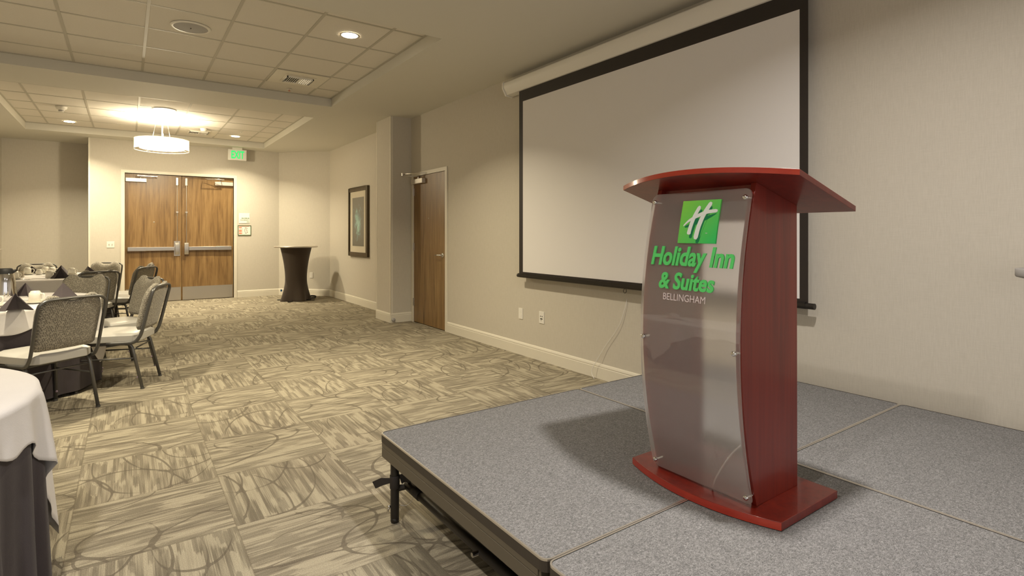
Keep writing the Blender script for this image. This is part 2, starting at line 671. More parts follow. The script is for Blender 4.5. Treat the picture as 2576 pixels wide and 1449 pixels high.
def text_mesh(txt, size, depth, shear=0.0, bold=0.0, align='CENTER', spacing=1.0):
    cu = bpy.data.curves.new('t', 'FONT')
    cu.body = txt
    cu.size = size
    cu.extrude = depth
    cu.shear = shear
    cu.offset = bold
    cu.align_x = align
    cu.space_character = spacing
    cu.resolution_u = 4
    t = bpy.data.objects.new('t', cu)
    COL.objects.link(t)
    dg = bpy.context.evaluated_depsgraph_get()
    dg.update()
    me = bpy.data.meshes.new_from_object(t.evaluated_get(dg))
    bpy.data.objects.remove(t, do_unlink=True)
    return me


def text_obj(name, txt, width, height, depth, material, place, parent, shear=0.0, bold=0.0, origin=None):
    """fit lettering to width x height; place(x, y, z) maps text coords (centred x, 0..h) to world"""
    me = text_mesh(txt, 1.0, .05, shear, bold)
    xs = [v.co.x for v in me.vertices]
    ys = [v.co.y for v in me.vertices]
    x0, x1, y0, y1 = min(xs), max(xs), min(ys), max(ys)
    org = Vector(origin) if origin is not None else place(0, 0, 0)
    for v in me.vertices:
        v.co = place((v.co.x - (x0 + x1) / 2) / (x1 - x0) * width, (v.co.y - y0) / (y1 - y0) * height, (v.co.z / .05) * depth / 2) - org
    me.name = name
    me.materials.clear()
    me.materials.append(material)
    o = bpy.data.objects.new(name, me)
    COL.objects.link(o)
    o.location = org - (parent_world(parent) if parent is not None else Vector((0, 0, 0)))
    o.parent = parent
    return o


def arc(c, r, a0, a1, n=6):
    return [(c[0] + r * cos(a0 + (a1 - a0) * i / n), c[1] + r * sin(a0 + (a1 - a0) * i / n)) for i in range(n + 1)]


def rrect(x0, y0, x1, y1, r, n=5):
    return (arc((x1 - r, y0 + r), r, -pi / 2, 0, n) + arc((x1 - r, y1 - r), r, 0, pi / 2, n) +
            arc((x0 + r, y1 - r), r, pi / 2, pi, n) + arc((x0 + r, y0 + r), r, pi, 1.5 * pi, n))


def bez(pts, n=8):
    """Catmull-Rom through pts"""
    P = [Vector(p) for p in pts]
    P = [P[0] * 2 - P[1]] + P + [P[-1] * 2 - P[-2]]
    out = []
    for i in range(1, len(P) - 2):
        for k in range(n):
            t = k / n
            a, b, c, d = P[i - 1], P[i], P[i + 1], P[i + 2]
            out.append(.5 * ((2 * b) + (c - a) * t + (2 * a - 5 * b + 4 * c - d) * t * t + (3 * b - a - 3 * c + d) * t ** 3))
    out.append(P[-2])
    return out


# ================================================================== SETTING
YB, YF = -3.6, 12.42
XL = -2.75
struct('floor', MB().box((XL - .1, YB, -.1), (XW + .1, 13.7, 0)), M['carpet'], 'floor of tan and brown carpet tiles laid quarter-turned')

# ceiling: soffit slabs around three trays
c = MB()
xs0, xs1 = XL - .1, XW + .1
segs = [(YB, TRAYS[0][0]), (TRAYS[0][1], TRAYS[1][0]), (TRAYS[1][1], TRAYS[2][0]), (TRAYS[2][1], 13.7)]
for a, b in segs:
    c.box((xs0, a, ZC), (xs1, b, ZC + .2))
for a, b in TRAYS:
    c.box((xs0, a, ZC), (TRX[0], b, ZC + .2))
    c.box((TRX[1], a, ZC), (xs1, b, ZC + .2))
ceil = struct('ceiling', c, M['paint'], 'painted soffit ceiling with recessed tile trays')
for a, b in TRAYS:
    MB().box((TRX[0], a, ZT), (TRX[1], b, ZT + .05)).build('ceiling_tile_field', M['tile'], ceil)
    g = MB()
    x = -1.068
    while x < TRX[1]:
        g.box((x - .012, a, ZT - .004), (x + .012, b, ZT))
        x += .6085
    # cross tees
    y = 5.27 - .608 * 12
    while y < b:
        if y > a + .05:
            g.box((TRX[0], y - .012, ZT - .003), (TRX[1], y + .012, ZT))
        y += .608
    for (p, q) in (((TRX[0], a), (TRX[0] + .022, b)), ((TRX[1] - .022, a), (TRX[1], b)), ((TRX[0], a), (TRX[1], a + .022)), ((TRX[0], b - .022), (TRX[1], b))):
        g.box((p[0], p[1], ZT - .006), (q[0], q[1], ZT))
    g.build('ceiling_grid', M['tbar'], ceil)

# right (screen) wall with the door opening
DY0, DY1, DZ = 6.50, 7.49, 2.16
w = MB()
w.box((XW, YB, 0), (XW + .15, DY0, ZC)).box((XW, DY0, DZ), (XW + .15, DY1, ZC)).box((XW, DY1, 0), (XW + .15, 8.2, ZC))
w.box((XW + .11, DY0, 0), (XW + .15, DY1, DZ))
struct('wall_right', w, M['wall'], 'beige linen wall carrying the projection screen')
struct('wall_right_far', MB().box((3.50, 8.14, 0), (3.65, 11.7, ZC)), M['wall'], 'far stretch of right wall with the framed print')
# column
cb = MB().box((3.182, 7.590, 0), (3.56, 8.148, ZC))
col_ = struct('wall_column', cb, M['wall'], 'square wall pier beside the single door')
gd = MB()
for (x, y) in ((3.182, 7.59), (3.182, 8.148)):
    sy = 1 if y < 8 else -1
    gd.box((x - .003, y - (.003 if sy > 0 else .028), .135), (x + .0, y + (.028 if sy > 0 else .003), ZC - .001))
    gd.box((x - .003, y - (.003 if sy > 0 else 0), .135), (x + .028, y + (0 if sy > 0 else .003), ZC - .001))
gd.build('corner_guard', M['trim'], col_)
# angled wall
p0, p1 = Vector((2.672, YF, 0)), Vector((3.50, 11.58, 0))
d = (p1 - p0).normalized()
nn = Vector((d.y, -d.x, 0))
if nn.y < 0:
    nn = -nn
q0, q1 = p0 - d * .0, p1 + d * .15
struct('wall_corner', MB().prism([(q0.x, q0.y), (q1.x, q1.y), (q1.x + nn.x * .12, q1.y + nn.y * .12), (q0.x + nn.x * .12, q0.y + nn.y * .12)], 0, ZC), M['wall'],
       'slanted wall behind the tall cocktail table')
# far wall with double-door opening
LX0, LX1, LZ = -.022, 1.802, 2.445
w = MB()
w.box((-.557, YF, 0), (LX0, YF + .15, ZC)).box((LX1, YF, 0), (2.74, YF + .15, ZC)).box((LX0, YF, LZ), (LX1, YF + .15, ZC))
w.box((LX0 - .02, YF + .15, 0), (LX1 + .02, YF + .17, LZ + .02))
w.box((-.557, YF + .15, 0), (-.52, 13.5, ZC))
struct('wall_far', w, M['wall'], 'far wall around the double doors')
struct('wall_niche', MB().box((-1.86, 13.38, 0), (-.53, 13.5, ZC)), M['wall'], 'shaded back wall of the niche left of the double doors')
w = MB().box((XL - .02, YF, 0), (-1.84, YF + .15, ZC)).box((-1.88, YF + .15, 0), (-1.84, 13.5, ZC))
struct('wall_far_left', w, M['wall'], 'short wall at the left side of the niche')
struct('wall_left', MB().box((XL - .12, YB, 0), (XL, 13.0, ZC)), M['wall'], 'left wall outside the picture')
gd = MB().box((-.560, YF - .003, .0), (-.53, YF, ZC - .001)).box((-.560, YF - .003, 0), (-.557, YF + .03, ZC - .001))
struct('trim_1', gd, M['trim'], 'pale corner guard where the far wall meets the niche')


# baseboards
def baseboard(name, path, label):
    mb = MB()
    prof = [(0, 0), (.014, 0), (.014, .100), (.011, .108), (.014, .114), (.010, .128), (.006, .136), (0, .138)]
    for (x0, y0), (x1, y1) in zip(path[:-1], path[1:]):
        dx, dy = x1 - x0, y1 - y0
        L = hypot(dx, dy)
        dx, dy = dx / L, dy / L
        nx, ny = -dy, dx        # normal to the left of travel = into the room
        vs = []
        for (px, py) in ((x0 - dx * .0, y0), (x1, y1)):
            for (t, z) in prof:
                vs.append((px + nx * t, py + ny * t, z))
        n = len(prof)
        mb.add(vs, [(i, (i + 1) % n, n + (i + 1) % n, n + i) for i in range(n)] + [tuple(range(n)), tuple(range(n, 2 * n))])
    return struct(name, mb, M['trim'], label)


baseboard('baseboard_right', [(XW, YB), (XW, 6.445)], 'cream baseboard under the screen wall')
baseboard('baseboard_column', [(XW, 7.59), (3.182, 7.59), (3.182, 8.148), (3.50, 8.148), (3.50, 11.58), (2.672, YF), (1.865, YF)][0:7],
          'cream baseboard around the pier and the far right corner')
baseboard('baseboard_far', [(-.08, YF), (-.557, YF), (-.557, 13.38), (-1.84, 13.38)], 'cream baseboard left of the double doors')
baseboard('baseboard_left', [(XL, YF), (XL, YB)], 'cream baseboard along the left wall')

# ------------------------------------------------------------------ double doors
D = struct_empty('door_1', 'pair of oak double doors with panic bars and steel kick plates', (.89, YF, 0))
f = MB()
fw = .055
for (a, b) in (((LX0 - fw, YF - .012, 0), (LX0, YF + .13, LZ + fw)), ((LX1, YF - .012, 0), (LX1 + fw, YF + .13, LZ + fw)),
               ((LX0, YF - .012, LZ), (LX1, YF + .13, LZ + fw))):
    f.box(a, b)
f.build('door_frame', M['trim'], D, origin=(.89, YF, 0))
LY = YF + .055
for i, (a, b) in enumerate(((LX0 + .003, .887), (.893, LX1 - .003))):
    hs = 1 if i == 0 else -1      # hinge side: left for leaf 0
    leaf = MB().box((a, LY, .008), (b, LY + .045, LZ - .006)).build('door_leaf', M['oak'], D, origin=(a, LY, 0), bevel=.002)
    MB().box((a + .012, LY - .003, .012), (b - .012, LY, .268)).build('kick_plate', M['plate_steel'], leaf, origin=(a, LY, 0))
    lat = b - .075 if i == 0 else a + .075
    far = a + .04 if i == 0 else b - .04
    # latch case
    lc = MB()
    if i == 0:
        lc.box((lat - .052, LY - .006, .875), (lat + .052, LY, 1.165))
    yy = LY
    prof = [(yy - .006, .905), (yy - .05, .905), (yy - .062, .96), (yy - .062, 1.06), (yy - .05, 1.125), (yy - .03, 1.135), (yy - .006, 1.135)]
    lc.add([(x, py, pz) for x in (lat - .036, lat + .036) for (py, pz) in prof],
           [tuple(range(7)), tuple(range(7, 14))] + [(k, (k + 1) % 7, 7 + (k + 1) % 7, 7 + k) for k in range(7)])
    lc.build('latch_case', M['steel'], leaf, origin=(lat, LY, 1), bevel=.003)
    x0, x1 = (far, lat - .04) if i == 0 else (lat + .04, far)
    xm = x0 + (x1 - x0) * (.38 if i == 0 else .62)
    pb = MB()
    pb.box((x0, LY - .055, .985), (x1, LY - .045, 1.055)).box((x0, LY - .045, .99), (x1, LY, 1.05))
    pb.box((min(xm, far), LY - .058, .982), (max(xm, far), LY - .05, 1.058))
    pb.build('push_bar', M['steel'], leaf, origin=((x0 + x1) / 2, LY, 1), bevel=.003)
    r = MB()
    r.cyl((lat, LY - .03, 1.13), .006, 1.12, 10)
    r.cyl((lat, LY - .03, 1.66), .010, .05, 10)
    r.box((lat - .017, LY - .045, 1.745 - .03), (lat + .017, LY - .0, 1.745))
    r.build('latch_rod', M['steel'], leaf, origin=(lat, LY, 1.13))
    MB().box((lat - .020, LY - .05, 2.25), (lat + .020, LY, 2.40)).build('top_latch', M['steel'], leaf, origin=(lat, LY, 2.3), bevel=.004)
    ca, cb2 = (a + .01, a + .335) if i == 0 else (b - .335, b - .01)
    cl = MB().box((ca, LY - .055, 2.285), (cb2, LY, 2.355)).build('door_closer', M['closer'], leaf, origin=((ca + cb2) / 2, LY, 2.32), bevel=.004)
    am = MB()
    piv = ca + .23 if i == 0 else cb2 - .23
    el = piv + (-.22 if i == 0 else .22) * .15
    am.cyl((piv, LY - .03, 2.355), .010, .03, 10)
    am.box((piv - .05, LY - .20, 2.385), (piv + .26 if i == 0 else piv + .06, LY - .185, 2.393)) if i == 0 else am.box((piv - .26, LY - .20, 2.385), (piv + .05, LY - .185, 2.393))
    ex = piv + .25 if i == 0 else piv - .25
    am.tube([(piv, LY - .03, 2.38), (piv - .05 if i == 0 else piv + .05, LY - .195, 2.388)], .007, 8)
    am.tube([(ex, LY - .19, 2.392), (ex - .03, YF - .02, 2.41)], .007, 8)
    am.tube([(piv - .05 if i == 0 else piv + .05, LY - .195, 2.40), (ex, LY - .10, 2.41)], .006, 8)
    am.build('closer_arm', M['steel'], leaf, origin=(piv, LY, 2.38))
    if i == 0:
        pv = MB().cyl((.44, LY - .004, 1.53), .012, .004, 12, 'Z')
        MB().lathe([(.0001, -.004), (.010, -.004), (.012, 0)], 12, (.435, LY, 1.53), 'Y').build('peephole', M['steel'], leaf, origin=(.435, LY, 1.53))

# ------------------------------------------------------------------ single door
D2 = struct_empty('door_2', 'single oak door with lever handle beside the wall pier', (XW, 6.995, 0))
f = MB()
f.box((XW - .014, DY0 - .052, 0), (XW + .105, DY0, DZ + .052)).box((XW - .014, DY1, 0), (XW + .105, DY1 + .052, DZ + .052)).box((XW - .014, DY0, DZ), (XW + .105, DY1, DZ + .052))
f.build('door_frame', M['trim'], D2, origin=(XW, 6.995, 0))
leaf = MB().box((XW - .004, DY0 + .004, .008), (XW + .041, DY1 - .004, DZ - .004)).build('door_leaf', M['oak'], D2, origin=(XW, DY0, 0), bevel=.002)
X0 = XW - .004
MB().box((X0 - .058, 7.10, 2.075 - .035), (X0, 7.47, 2.145 - .035)).build('door_closer', M['closer'], leaf, origin=(X0, 7.3, 2.08), bevel=.004)
am = MB()
am.cyl((X0 - .03, 7.27, 2.11), .011, .03, 10)
am.tube([(X0 - .03, 7.27, 2.135), (X0 - .228, 7.38, 2.165)], .008, 8, flat=.6)
am.tube([(X0 - .228, 7.38, 2.175), (X0 - .02, 7.05, 2.180)], .008, 8, flat=.6)
am.cyl((X0 - .228, 7.38, 2.15), .014, .04, 10)
am.build('closer_arm', M['steel'], leaf, origin=(X0, 7.3, 2.1))
h = MB()
h.lathe([(.0001, -.012), (.030, -.012), (.033, -.006), (.033, 0)], 24, (X0, 6.575, 1.02), 'X')
h.tube([(X0 - .01, 6.575, 1.02), (X0 - .05, 6.575, 1.02)], .012, 12)
h.tube([(X0 - .055, 6.565, 1.02), (X0 - .060, 6.62, 1.022), (X0 - .055, 6.70, 1.016)], [.012, .010, .009], 12)
h.build('lever_handle', M['chrome'], leaf, origin=(X0, 6.575, 1.02))
for z in (.30, 1.12, 1.93):
    hg = MB()
    hg.cyl((X0 - .012, DY1 + .002, z - .055), .008, .11, 10).box((X0 - .006, DY1 - .03, z - .055), (X0 - .001, DY1 + .028, z + .055))
    hg.build('hinge', M['steel'], leaf, origin=(X0, DY1, z))
MB().lathe([(.0001, -.003), (.006, -.003), (.007, 0)], 10, (X0, 7.0, 1.53), 'X').build('peephole', M['steel'], leaf, origin=(X0, 7, 1.53))

# ------------------------------------------------------------------ wall plates
def wall_plate(name, label, cat, c, axis, w, h, holes, m2='dark', parts='switch'):
    """axis: outward direction 'x-' or 'y-' or angle vector"""
    nx, ny = axis
    tx, ty = -ny, nx
    mtx = Matrix(((tx, nx, 0, c[0]), (ty, ny, 0, c[1]), (0, 0, 1, c[2]), (0, 0, 0, 1)))
    t = thing(name, label, cat, c)
    I = Matrix(((tx, nx, 0, 0), (ty, ny, 0, 0), (0, 0, 1, 0), (0, 0, 0, 1)))
    MB().box((-w / 2, 0, -h / 2), (w / 2, .006, h / 2), I).build('cover_plate', M['white'], t, bevel=.002)
    for (hx, hz, hw, hh) in holes:
        MB().box((hx - hw / 2, .004, hz - hh / 2), (hx + hw / 2, .009 if parts == 'toggle' else .0075, hz + hh / 2), I).build(parts, M[m2], t)
    return t


wall_plate('light_switch', 'white double light switch plate left of the double doors', 'light switch', (-.233, YF, 1.11), (0, -1), .115, .115,
           [(-.023, 0, .010, .024), (.023, 0, .010, .024)], 'steel', 'toggle')
wall_plate('electrical_outlet', 'white wall outlet under the screen, left one of two', 'outlet', (XW, 4.79, .445), (-1, 0), .075, .118,
           [(0, .024, .032, .026), (0, -.024, .032, .026)], 'white', 'socket', )
wall_plate('connector_plate', 'white plate with dark connectors under the screen, right one of two', 'wall plate', (XW, 4.425, .447), (-1, 0), .082, .124,
           [(-.014, .012, .010, .010), (.012, .012, .010, .010), (0, -.014, .034, .010), (-.004, -.032, .006, .008)], 'dark', 'socket')
wall_plate('electrical_outlet', 'white wall outlet in the corner right of the cocktail table', 'outlet', (3.199, 11.883, .432), (-.712, -.702), .075, .118,
           [(0, .024, .032, .026), (0, -.024, .032, .026)], 'white', 'socket')
# door stop on pier
ds = thing('door_stop', 'small round rubber door stop at the foot of the pier', 'door stop', (3.21, 7.576, .045))
MB().lathe([(.0001, -.035), (.020, -.035), (.026, -.028), (.026, 0)], 20, (0, 0, 0), 'Y').build('rubber_bumper', M['grille'], ds)
MB().lathe([(.012, 0.0), (.012, .010)], 12, (0, 0, 0), 'Y').build('stop_base', M['steel'], ds)

# signs on far wall
s1 = thing('occupancy_sign', 'white square maximum occupancy sign right of the double doors', 'sign', (1.997, YF - .001, 1.63), world=True)
MB().box((1.896, YF - .008, 1.525), (2.098, YF - .001, 1.733)).build('sign_plate', M['white'], s1, origin=(1.997, YF, 1.63), bevel=.002)
for tx, z, w_ in (('MAXIMUM', 1.618, .14), ('OCCUPANCY', 1.580, .165), ('325', 1.542, .048)):
    cx = 2.085 - w_ / 2
    text_obj('lettering', tx, w_, .024, .002, M['signtext'], lambda x, y, zz, cx=cx, z=z: Vector((cx + x, YF - .009 - zz, z + y)), s1, bold=.01)
s2 = thing('evacuation_map', 'green framed evacuation map below the occupancy sign', 'sign', (1.998, YF - .001, 1.378), world=True)
fr = MB()
for a, b in (((1.875, 1.275), (1.885, 1.482)), ((2.112, 1.275), (2.122, 1.482)), ((1.875, 1.275), (2.122, 1.287)), ((1.875, 1.472), (2.122, 1.482))):
    fr.box((a[0], YF - .014, a[1]), (b[0], YF - .001, b[1]))
fr.build('frame', M['gframe'], s2, origin=(1.998, YF, 1.378))
MB().box((1.882, YF - .007, 1.28), (2.115, YF - .002, 1.477)).build('map_sheet', M['white'], s2, origin=(1.998, YF, 1.378))
rd = MB()
for z0, z1 in ((1.425, 1.447), (1.395, 1.402), (1.352, 1.383), (1.305, 1.335)):
    rd.box((1.893, YF - .0085, z0), (1.950, YF - .007, z1))
rd.box((1.895, YF - .0085, 1.458), (2.09, YF - .007, 1.466))
rd.build('red_text_blocks', M['red'], s2, origin=(1.998, YF, 1.378))
br = MB()
for k in range(9):
    a = k * .7
    br.box((2.022 + .024 * cos(a), YF - .0085, 1.375 + .06 * sin(a)), (2.03 + .028 * cos(a), YF - .007, 1.384 + .06 * sin(a)))
br.tube([(2.0, YF - .008, 1.44), (2.05, YF - .008, 1.43), (2.03, YF - .008, 1.38), (2.06, YF - .008, 1.34), (2.02, YF - .008, 1.31), (2.0, YF - .008, 1.38), (2.02, YF - .008, 1.43)], .0025, 5)
for k in range(5):
    br.box((1.960, YF - .0085, 1.31 + k * .027), (1.968, YF - .007, 1.318 + k * .027))
br.build('floor_plan', M['brown'], s2, origin=(1.998, YF, 1.378))

# exit sign
ex = thing('exit_sign', 'white ceiling exit sign with glowing green letters', 'exit sign', (1.832, 12.2, ZC), world=True)
MB().box((1.665, 12.175, 2.790), (2.0, 12.225, 3.005)).build('sign_housing', M['white'], ex, origin=(1.83, 12.2, 2.9), bevel=.006)
MB().box((1.74, 12.17, 3.005), (1.92, 12.23, 3.045)).build('ceiling_canopy', M['white'], ex, origin=(1.83, 12.2, 3.02), bevel=.004)
text_obj('glowing_letters', 'EXIT', .235, .155, .006, M['exit'], lambda x, y, z: Vector((1.838 + x, 12.173 - z, 2.822 + y)), ex, bold=.025)


# ------------------------------------------------------------------ ceiling fixtures
def downlight(x, y, power, color, label, lamp=True):
    t = thing('recessed_downlight', label, 'ceiling light', (x, y, ZT - .004), group='recessed downlights in the tile ceiling')
    MB().lathe([(.072, -.001), (.088, -.006), (.092, -.004), (.094, .0005)], 32).build('trim_ring', M['closer'], t)
    MB().lathe([(.0001, -.0015), (.074, -.0015)], 32).build('lens', M['lens'], t)
    area_lamp('downlight_lamp', (0, 0, -.018), power, color, .13, 126 if y > 2 else 145, parent=t)
    return t


PW = 50
downlight(1.697, 5.015, PW, WARM, 'lit downlight in the nearest tile tray, left of the screen housing')
downlight(-.763, 11.55, PW, WARM, 'lit downlight in the far tray, left of the drum pendant')
downlight(1.692, 11.48, PW, WARM, 'lit downlight in the far tray, above the exit sign')
downlight(1.697, .80, PW, NEUT, 'lit downlight above the lectern')
for (x, y) in ((-.763, 5.015), (-.763, .80)):
    downlight(x, y, PW, WARM if y > 2 else NEUT, 'lit downlight beside the left wall over the ' + ('middle' if y > 2 else 'lower left') + ' table')

t = thing('pendant_light', 'glowing drum pendant lamp hanging in front of the double doors', 'pendant lamp', (.470, 10.35, ZT - .004), world=True)
cx, cy = .470, 10.35
MB().lathe([(.0001, -.035), (.09, -.032), (.100, -.012), (.100, 0)], 32, (cx, cy, ZT - .004)).build('canopy', M['closer'], t, origin=(cx, cy, ZT))
MB().cyl((cx, cy, 2.83), .009, ZT - 2.86, 10).build('stem', M['closer'], t, origin=(cx, cy, 3))
wr = MB()
for k in range(3):
    a = k * 2.094 + .6
    wr.tube([(cx + .08 * cos(a), cy + .08 * sin(a), ZT - .03), (cx + .15 * cos(a), cy + .15 * sin(a), 2.80)], .0018, 6)
wr.build('suspension_wires', M['steel'], t, origin=(cx, cy, 3))
MB().lathe([(.0001, 2.665), (.30, 2.665), (.31, 2.675), (.31, 2.785), (.30, 2.795), (.12, 2.795)], 48, (cx, cy, 0)).build('inner_diffuser', M['drum'], t, origin=(cx, cy, 2.72))
MB().lathe([(.372, 2.645), (.372, 2.815)], 64, (cx, cy, 0)).build('sheer_drum_shade', M['sheer'], t, origin=(cx, cy, 2.72))
rg = MB()
for z in (2.645, 2.815):
    rg.lathe([(.371, z - .003), (.375, z - .003), (.375, z + .003), (.371, z + .003), (.371, z - .003)], 64, (cx, cy, 0))
for k in range(3):
    a = k * 2.094 + .1
    rg.tube([(cx + .29 * cos(a), cy + .29 * sin(a), 2.663), (cx + .372 * cos(a), cy + .372 * sin(a), 2.650)], .004, 6)
rg.build('shade_ring', M['closer'], t, origin=(cx, cy, 2.72))
pl_ = bpy.data.lights.new('pendant_lamp', 'POINT')
pl_.energy, pl_.color, pl_.shadow_soft_size = 85, WARM, .07
po_ = bpy.data.objects.new('pendant_lamp', pl_)
COL.objects.link(po_)
po_.parent, po_.location = t, (0, 0, 2.58 - ZT)
area_lamp('pendant_up_lamp', (0, 0, 2.83 - ZT), 30, WARM, .6, 160, (pi, 0, 0), parent=t)


def speaker(x, y, label, mcol):
    t = thing('ceiling_speaker', label, 'ceiling speaker', (x, y, ZT - .004))
    MB().lathe([(.135, -.008), (.150, -.008), (.158, 0)], 40).build('speaker_rim', M['white'], t)
    MB().lathe([(.0001, -.010), (.10, -.009), (.136, -.006)], 40).build('speaker_grille', M[mcol], t)
    MB().box((-.004, -.012, -.013), (.004, .012, -.009)).build('logo_tab', M['dark'], t)


speaker(.472, 5.635, 'round grey ceiling speaker in the nearest tile tray', 'grille')
speaker(.465, 9.60, 'round white ceiling speaker beside the pendant canopy', 'white')


def vent(x, y, label):
    t = thing('air_vent', label, 'air vent', (x, y, ZT - .004))
    MB().box((-.292, -.292, -.004), (.292, .292, 0)).box((-.17, -.17, -.010), (.17, .17, -.003)).build('vent_panel', M['trim'], t, bevel=.001)
    b = MB()
    b.box((-.14, -.115, -.012), (.14, .115, -.009))
    b.build('duct_opening', M['dark'], t)
    s = MB()
    for k in range(13):
        xx = -.135 + k * .0225
        tilt = -.010 if k < 6 else .010
        s.add([(xx - .004, -.115, -.012), (xx + .004, -.115, -.012), (xx + .004 + tilt, -.115, -.026), (xx - .004 + tilt, -.115, -.026),
               (xx - .004, .115, -.012), (xx + .004, .115, -.012), (xx + .004 + tilt, .115, -.026), (xx - .004 + tilt, .115, -.026)],
              [(0, 1, 2, 3), (4, 5, 6, 7), (0, 1, 5, 4), (1, 2, 6, 5), (2, 3, 7, 6), (3, 0, 4, 7)])
    for (a, c2) in (((-.15, -.125), (.15, -.113)), ((-.15, .113), (.15, .125)), ((-.15, -.125), (-.138, .125)), ((.138, -.125), (.15, .125)), ((-.006, -.12), (.006, .12))):
        s.box((a[0], a[1], -.026), (c2[0], c2[1], -.008))
    s.build('louvres', M['white'], t)


vent(1.675, 6.79, 'square louvred ceiling vent in the nearest tile tray')
vent(1.072, 11.36, 'square louvred ceiling vent near the double doors')


def sprinkler(x, y, label, m1='red'):
    t = thing('fire_sprinkler', label, 'fire sprinkler', (x, y, ZT - .004))
    MB().lathe([(.0001, -.006), (.025, -.006), (.032, 0)], 20).build('escutcheon', M['white'], t)
    MB().lathe([(.004, -.022), (.004, 0)], 8).lathe([(.0001, -.026), (.014, -.024), (.014, -.021), (.0001, -.021)], 12).build('sprinkler_head', M[m1], t)


sprinkler(1.70, 7.33, 'small fire sprinkler beside the nearest ceiling vent')
sprinkler(1.70, 10.90, 'small fire sprinkler in front of the exit sign', 'white')
t = thing('smoke_detector', 'white smoke detector at the left of the far tray', 'smoke detector', (-.768, 10.25, ZT - .004))
MB().lathe([(.0001, -.075), (.030, -.075), (.034, -.05), (.062, -.032), (.070, -.010), (.070, 0)], 24).build('detector_body', M['white'], t)
MB().lathe([(.0345, -.068), (.0345, -.055)], 24).build('sensor_band', M['grille'], t)
t = thing('smoke_detector', 'white smoke detector to the right of the drum pendant', 'smoke detector', (1.113, 10.95, ZT - .004))
MB().lathe([(.0001, -.052), (.035, -.052), (.050, -.040), (.056, -.012), (.056, 0)], 24).build('detector_body', M['white'], t)

# ------------------------------------------------------------------ projection screen
P = thing('projection_screen', 'large pull-down projection screen with black border on the right wall', 'projection screen', (XW, 3.2, 1.8), world=True)
O = (XW, 3.2, 1.8)
ya, yb = 1.55, 4.93
prof = [(XW - .016, 2.965), (XW - .125, 2.965), (XW - .135, 2.955), (XW - .135, 2.905), (XW - .095, 2.832), (XW - .016, 2.822)]
MB().add([(x, y, z) for y in (ya, yb) for (x, z) in prof], [tuple(range(6)), tuple(range(6, 12))] + [(k, (k + 1) % 6, 6 + (k + 1) % 6, 6 + k) for k in range(6)]).build(
    'screen_housing', M['closer'] if False else M['white'], P, origin=O, bevel=.004)
e = [(XW - .010, 2.972), (XW - .130, 2.972), (XW - .142, 2.958), (XW - .142, 2.902), (XW - .100, 2.824), (XW - .010, 2.815)]
for (y0, y1) in ((yb, yb + .022), (ya - .022, ya)):
    MB().add([(x, y, z) for y in (y0, y1) for (x, z) in e], [tuple(range(6)), tuple(range(6, 12))] + [(k, (k + 1) % 6, 6 + (k + 1) % 6, 6 + k) for k in range(6)]).build(
        'end_cap', M['white'], P, origin=O, bevel=.003)
XS = XW - .080
b = MB()
Y0, Y1, Z0, Z1 = 1.690, 4.712, .880, 2.83
y0, y1, z0, z1 = 1.742, 4.646, .909, 2.712
for a, c2 in (((Y0, Z0), (y0, Z1)), ((y1, Z0), (Y1, Z1)), ((y0, z1), (y1, Z1)), ((y0, Z0), (y1, z0))):
    b.box((XS - .0006, a[0], a[1]), (XS + .0014, c2[0], c2[1]))
b.build('black_border', M['screenb'], P, origin=O)
MB().box((XS - .0004, y0, z0), (XS + .0012, y1, z1)).build('white_screen_fabric', M['screenw'], P, origin=O)
bb = MB()
pr = [(-.020, .012), (-.022, .020), (.020, .020), (.016, .0), (.012, -.018), (.0, -.024), (-.014, -.020), (-.020, -.006)]
n8 = len(pr)
bb.add([(XS + px, y, .872 + pz) for y in (1.700, 4.705) for (px, pz) in pr], [tuple(range(n8)), tuple(range(n8, 2 * n8))] + [(k, (k + 1) % n8, n8 + (k + 1) % n8, n8 + k) for k in range(n8)])
bb.cyl((XS, 1.650, .868), .019, .05, 16, 'Y').cyl((XS, 4.705, .868), .019, .03, 16, 'Y')
bb.build('weight_bar', M['blackmetal'], P, origin=O)
rg = MB().lathe([(.018 + .0025 * cos(a), .0025 * sin(a)) for a in [k * pi / 4 for k in range(9)]], 20, (0, 0, 0), 'Y')
for v in rg.v:
    v += Vector((XS, 3.20, .832))
rg.build('pull_ring', M['blackmetal'], P, origin=(XS, 3.2, .835))
# thin white cord hanging below the ring
tag(MB().tube(bez([(XW - .005, 3.245, .76), (XW - .010, 3.27, .66), (XW - .015, 3.34, .50), (XW - .02, 3.50, .30), (XW - .035, 3.60, .145), (XW - .05, 3.635, .06), (XW - .07, 3.58, .006)], 6), .0022, 6).build(
    'pull_cord', M['cord'], origin=(XW - .02, 3.3, .4)), 'thin white cord hanging down the wall below the screen', 'cord')

# ------------------------------------------------------------------ framed print
P = thing('framed_print', 'tall teal abstract print in a dark frame on the far right wall', 'picture', (3.50, 9.78, 1.52), world=True)
O = (3.5, 9.78, 1.52)
a0, a1, b0, b1 = 9.30, 10.30, .895, 2.165
f = MB()
fw = .075
XPc = 3.5
for (p, q) in (((a0, b0), (a0 + fw, b1)), ((a1 - fw, b0), (a1, b1)), ((a0 + fw, b0), (a1 - fw, b0 + fw)), ((a0 + fw, b1 - fw), (a1 - fw, b1))):
    f.box((XPc - .045, p[0], p[1]), (XPc - .002, q[0], q[1]))
f.build('frame', M['frame'], P, origin=O, bevel=.004)
MB().box((XPc - .028, a0 + fw, b0 + fw), (XPc - .010, a1 - fw, b1 - fw)).build('mat_board', M['matb'], P, origin=O)
MB().box((XPc - .031, a0 + .205, b0 + .19), (XPc - .0285, a1 - .205, b1 - .19)).build('teal_print', M['print'], P, origin=O)

# ------------------------------------------------------------------ stage platforms
ZS = .396


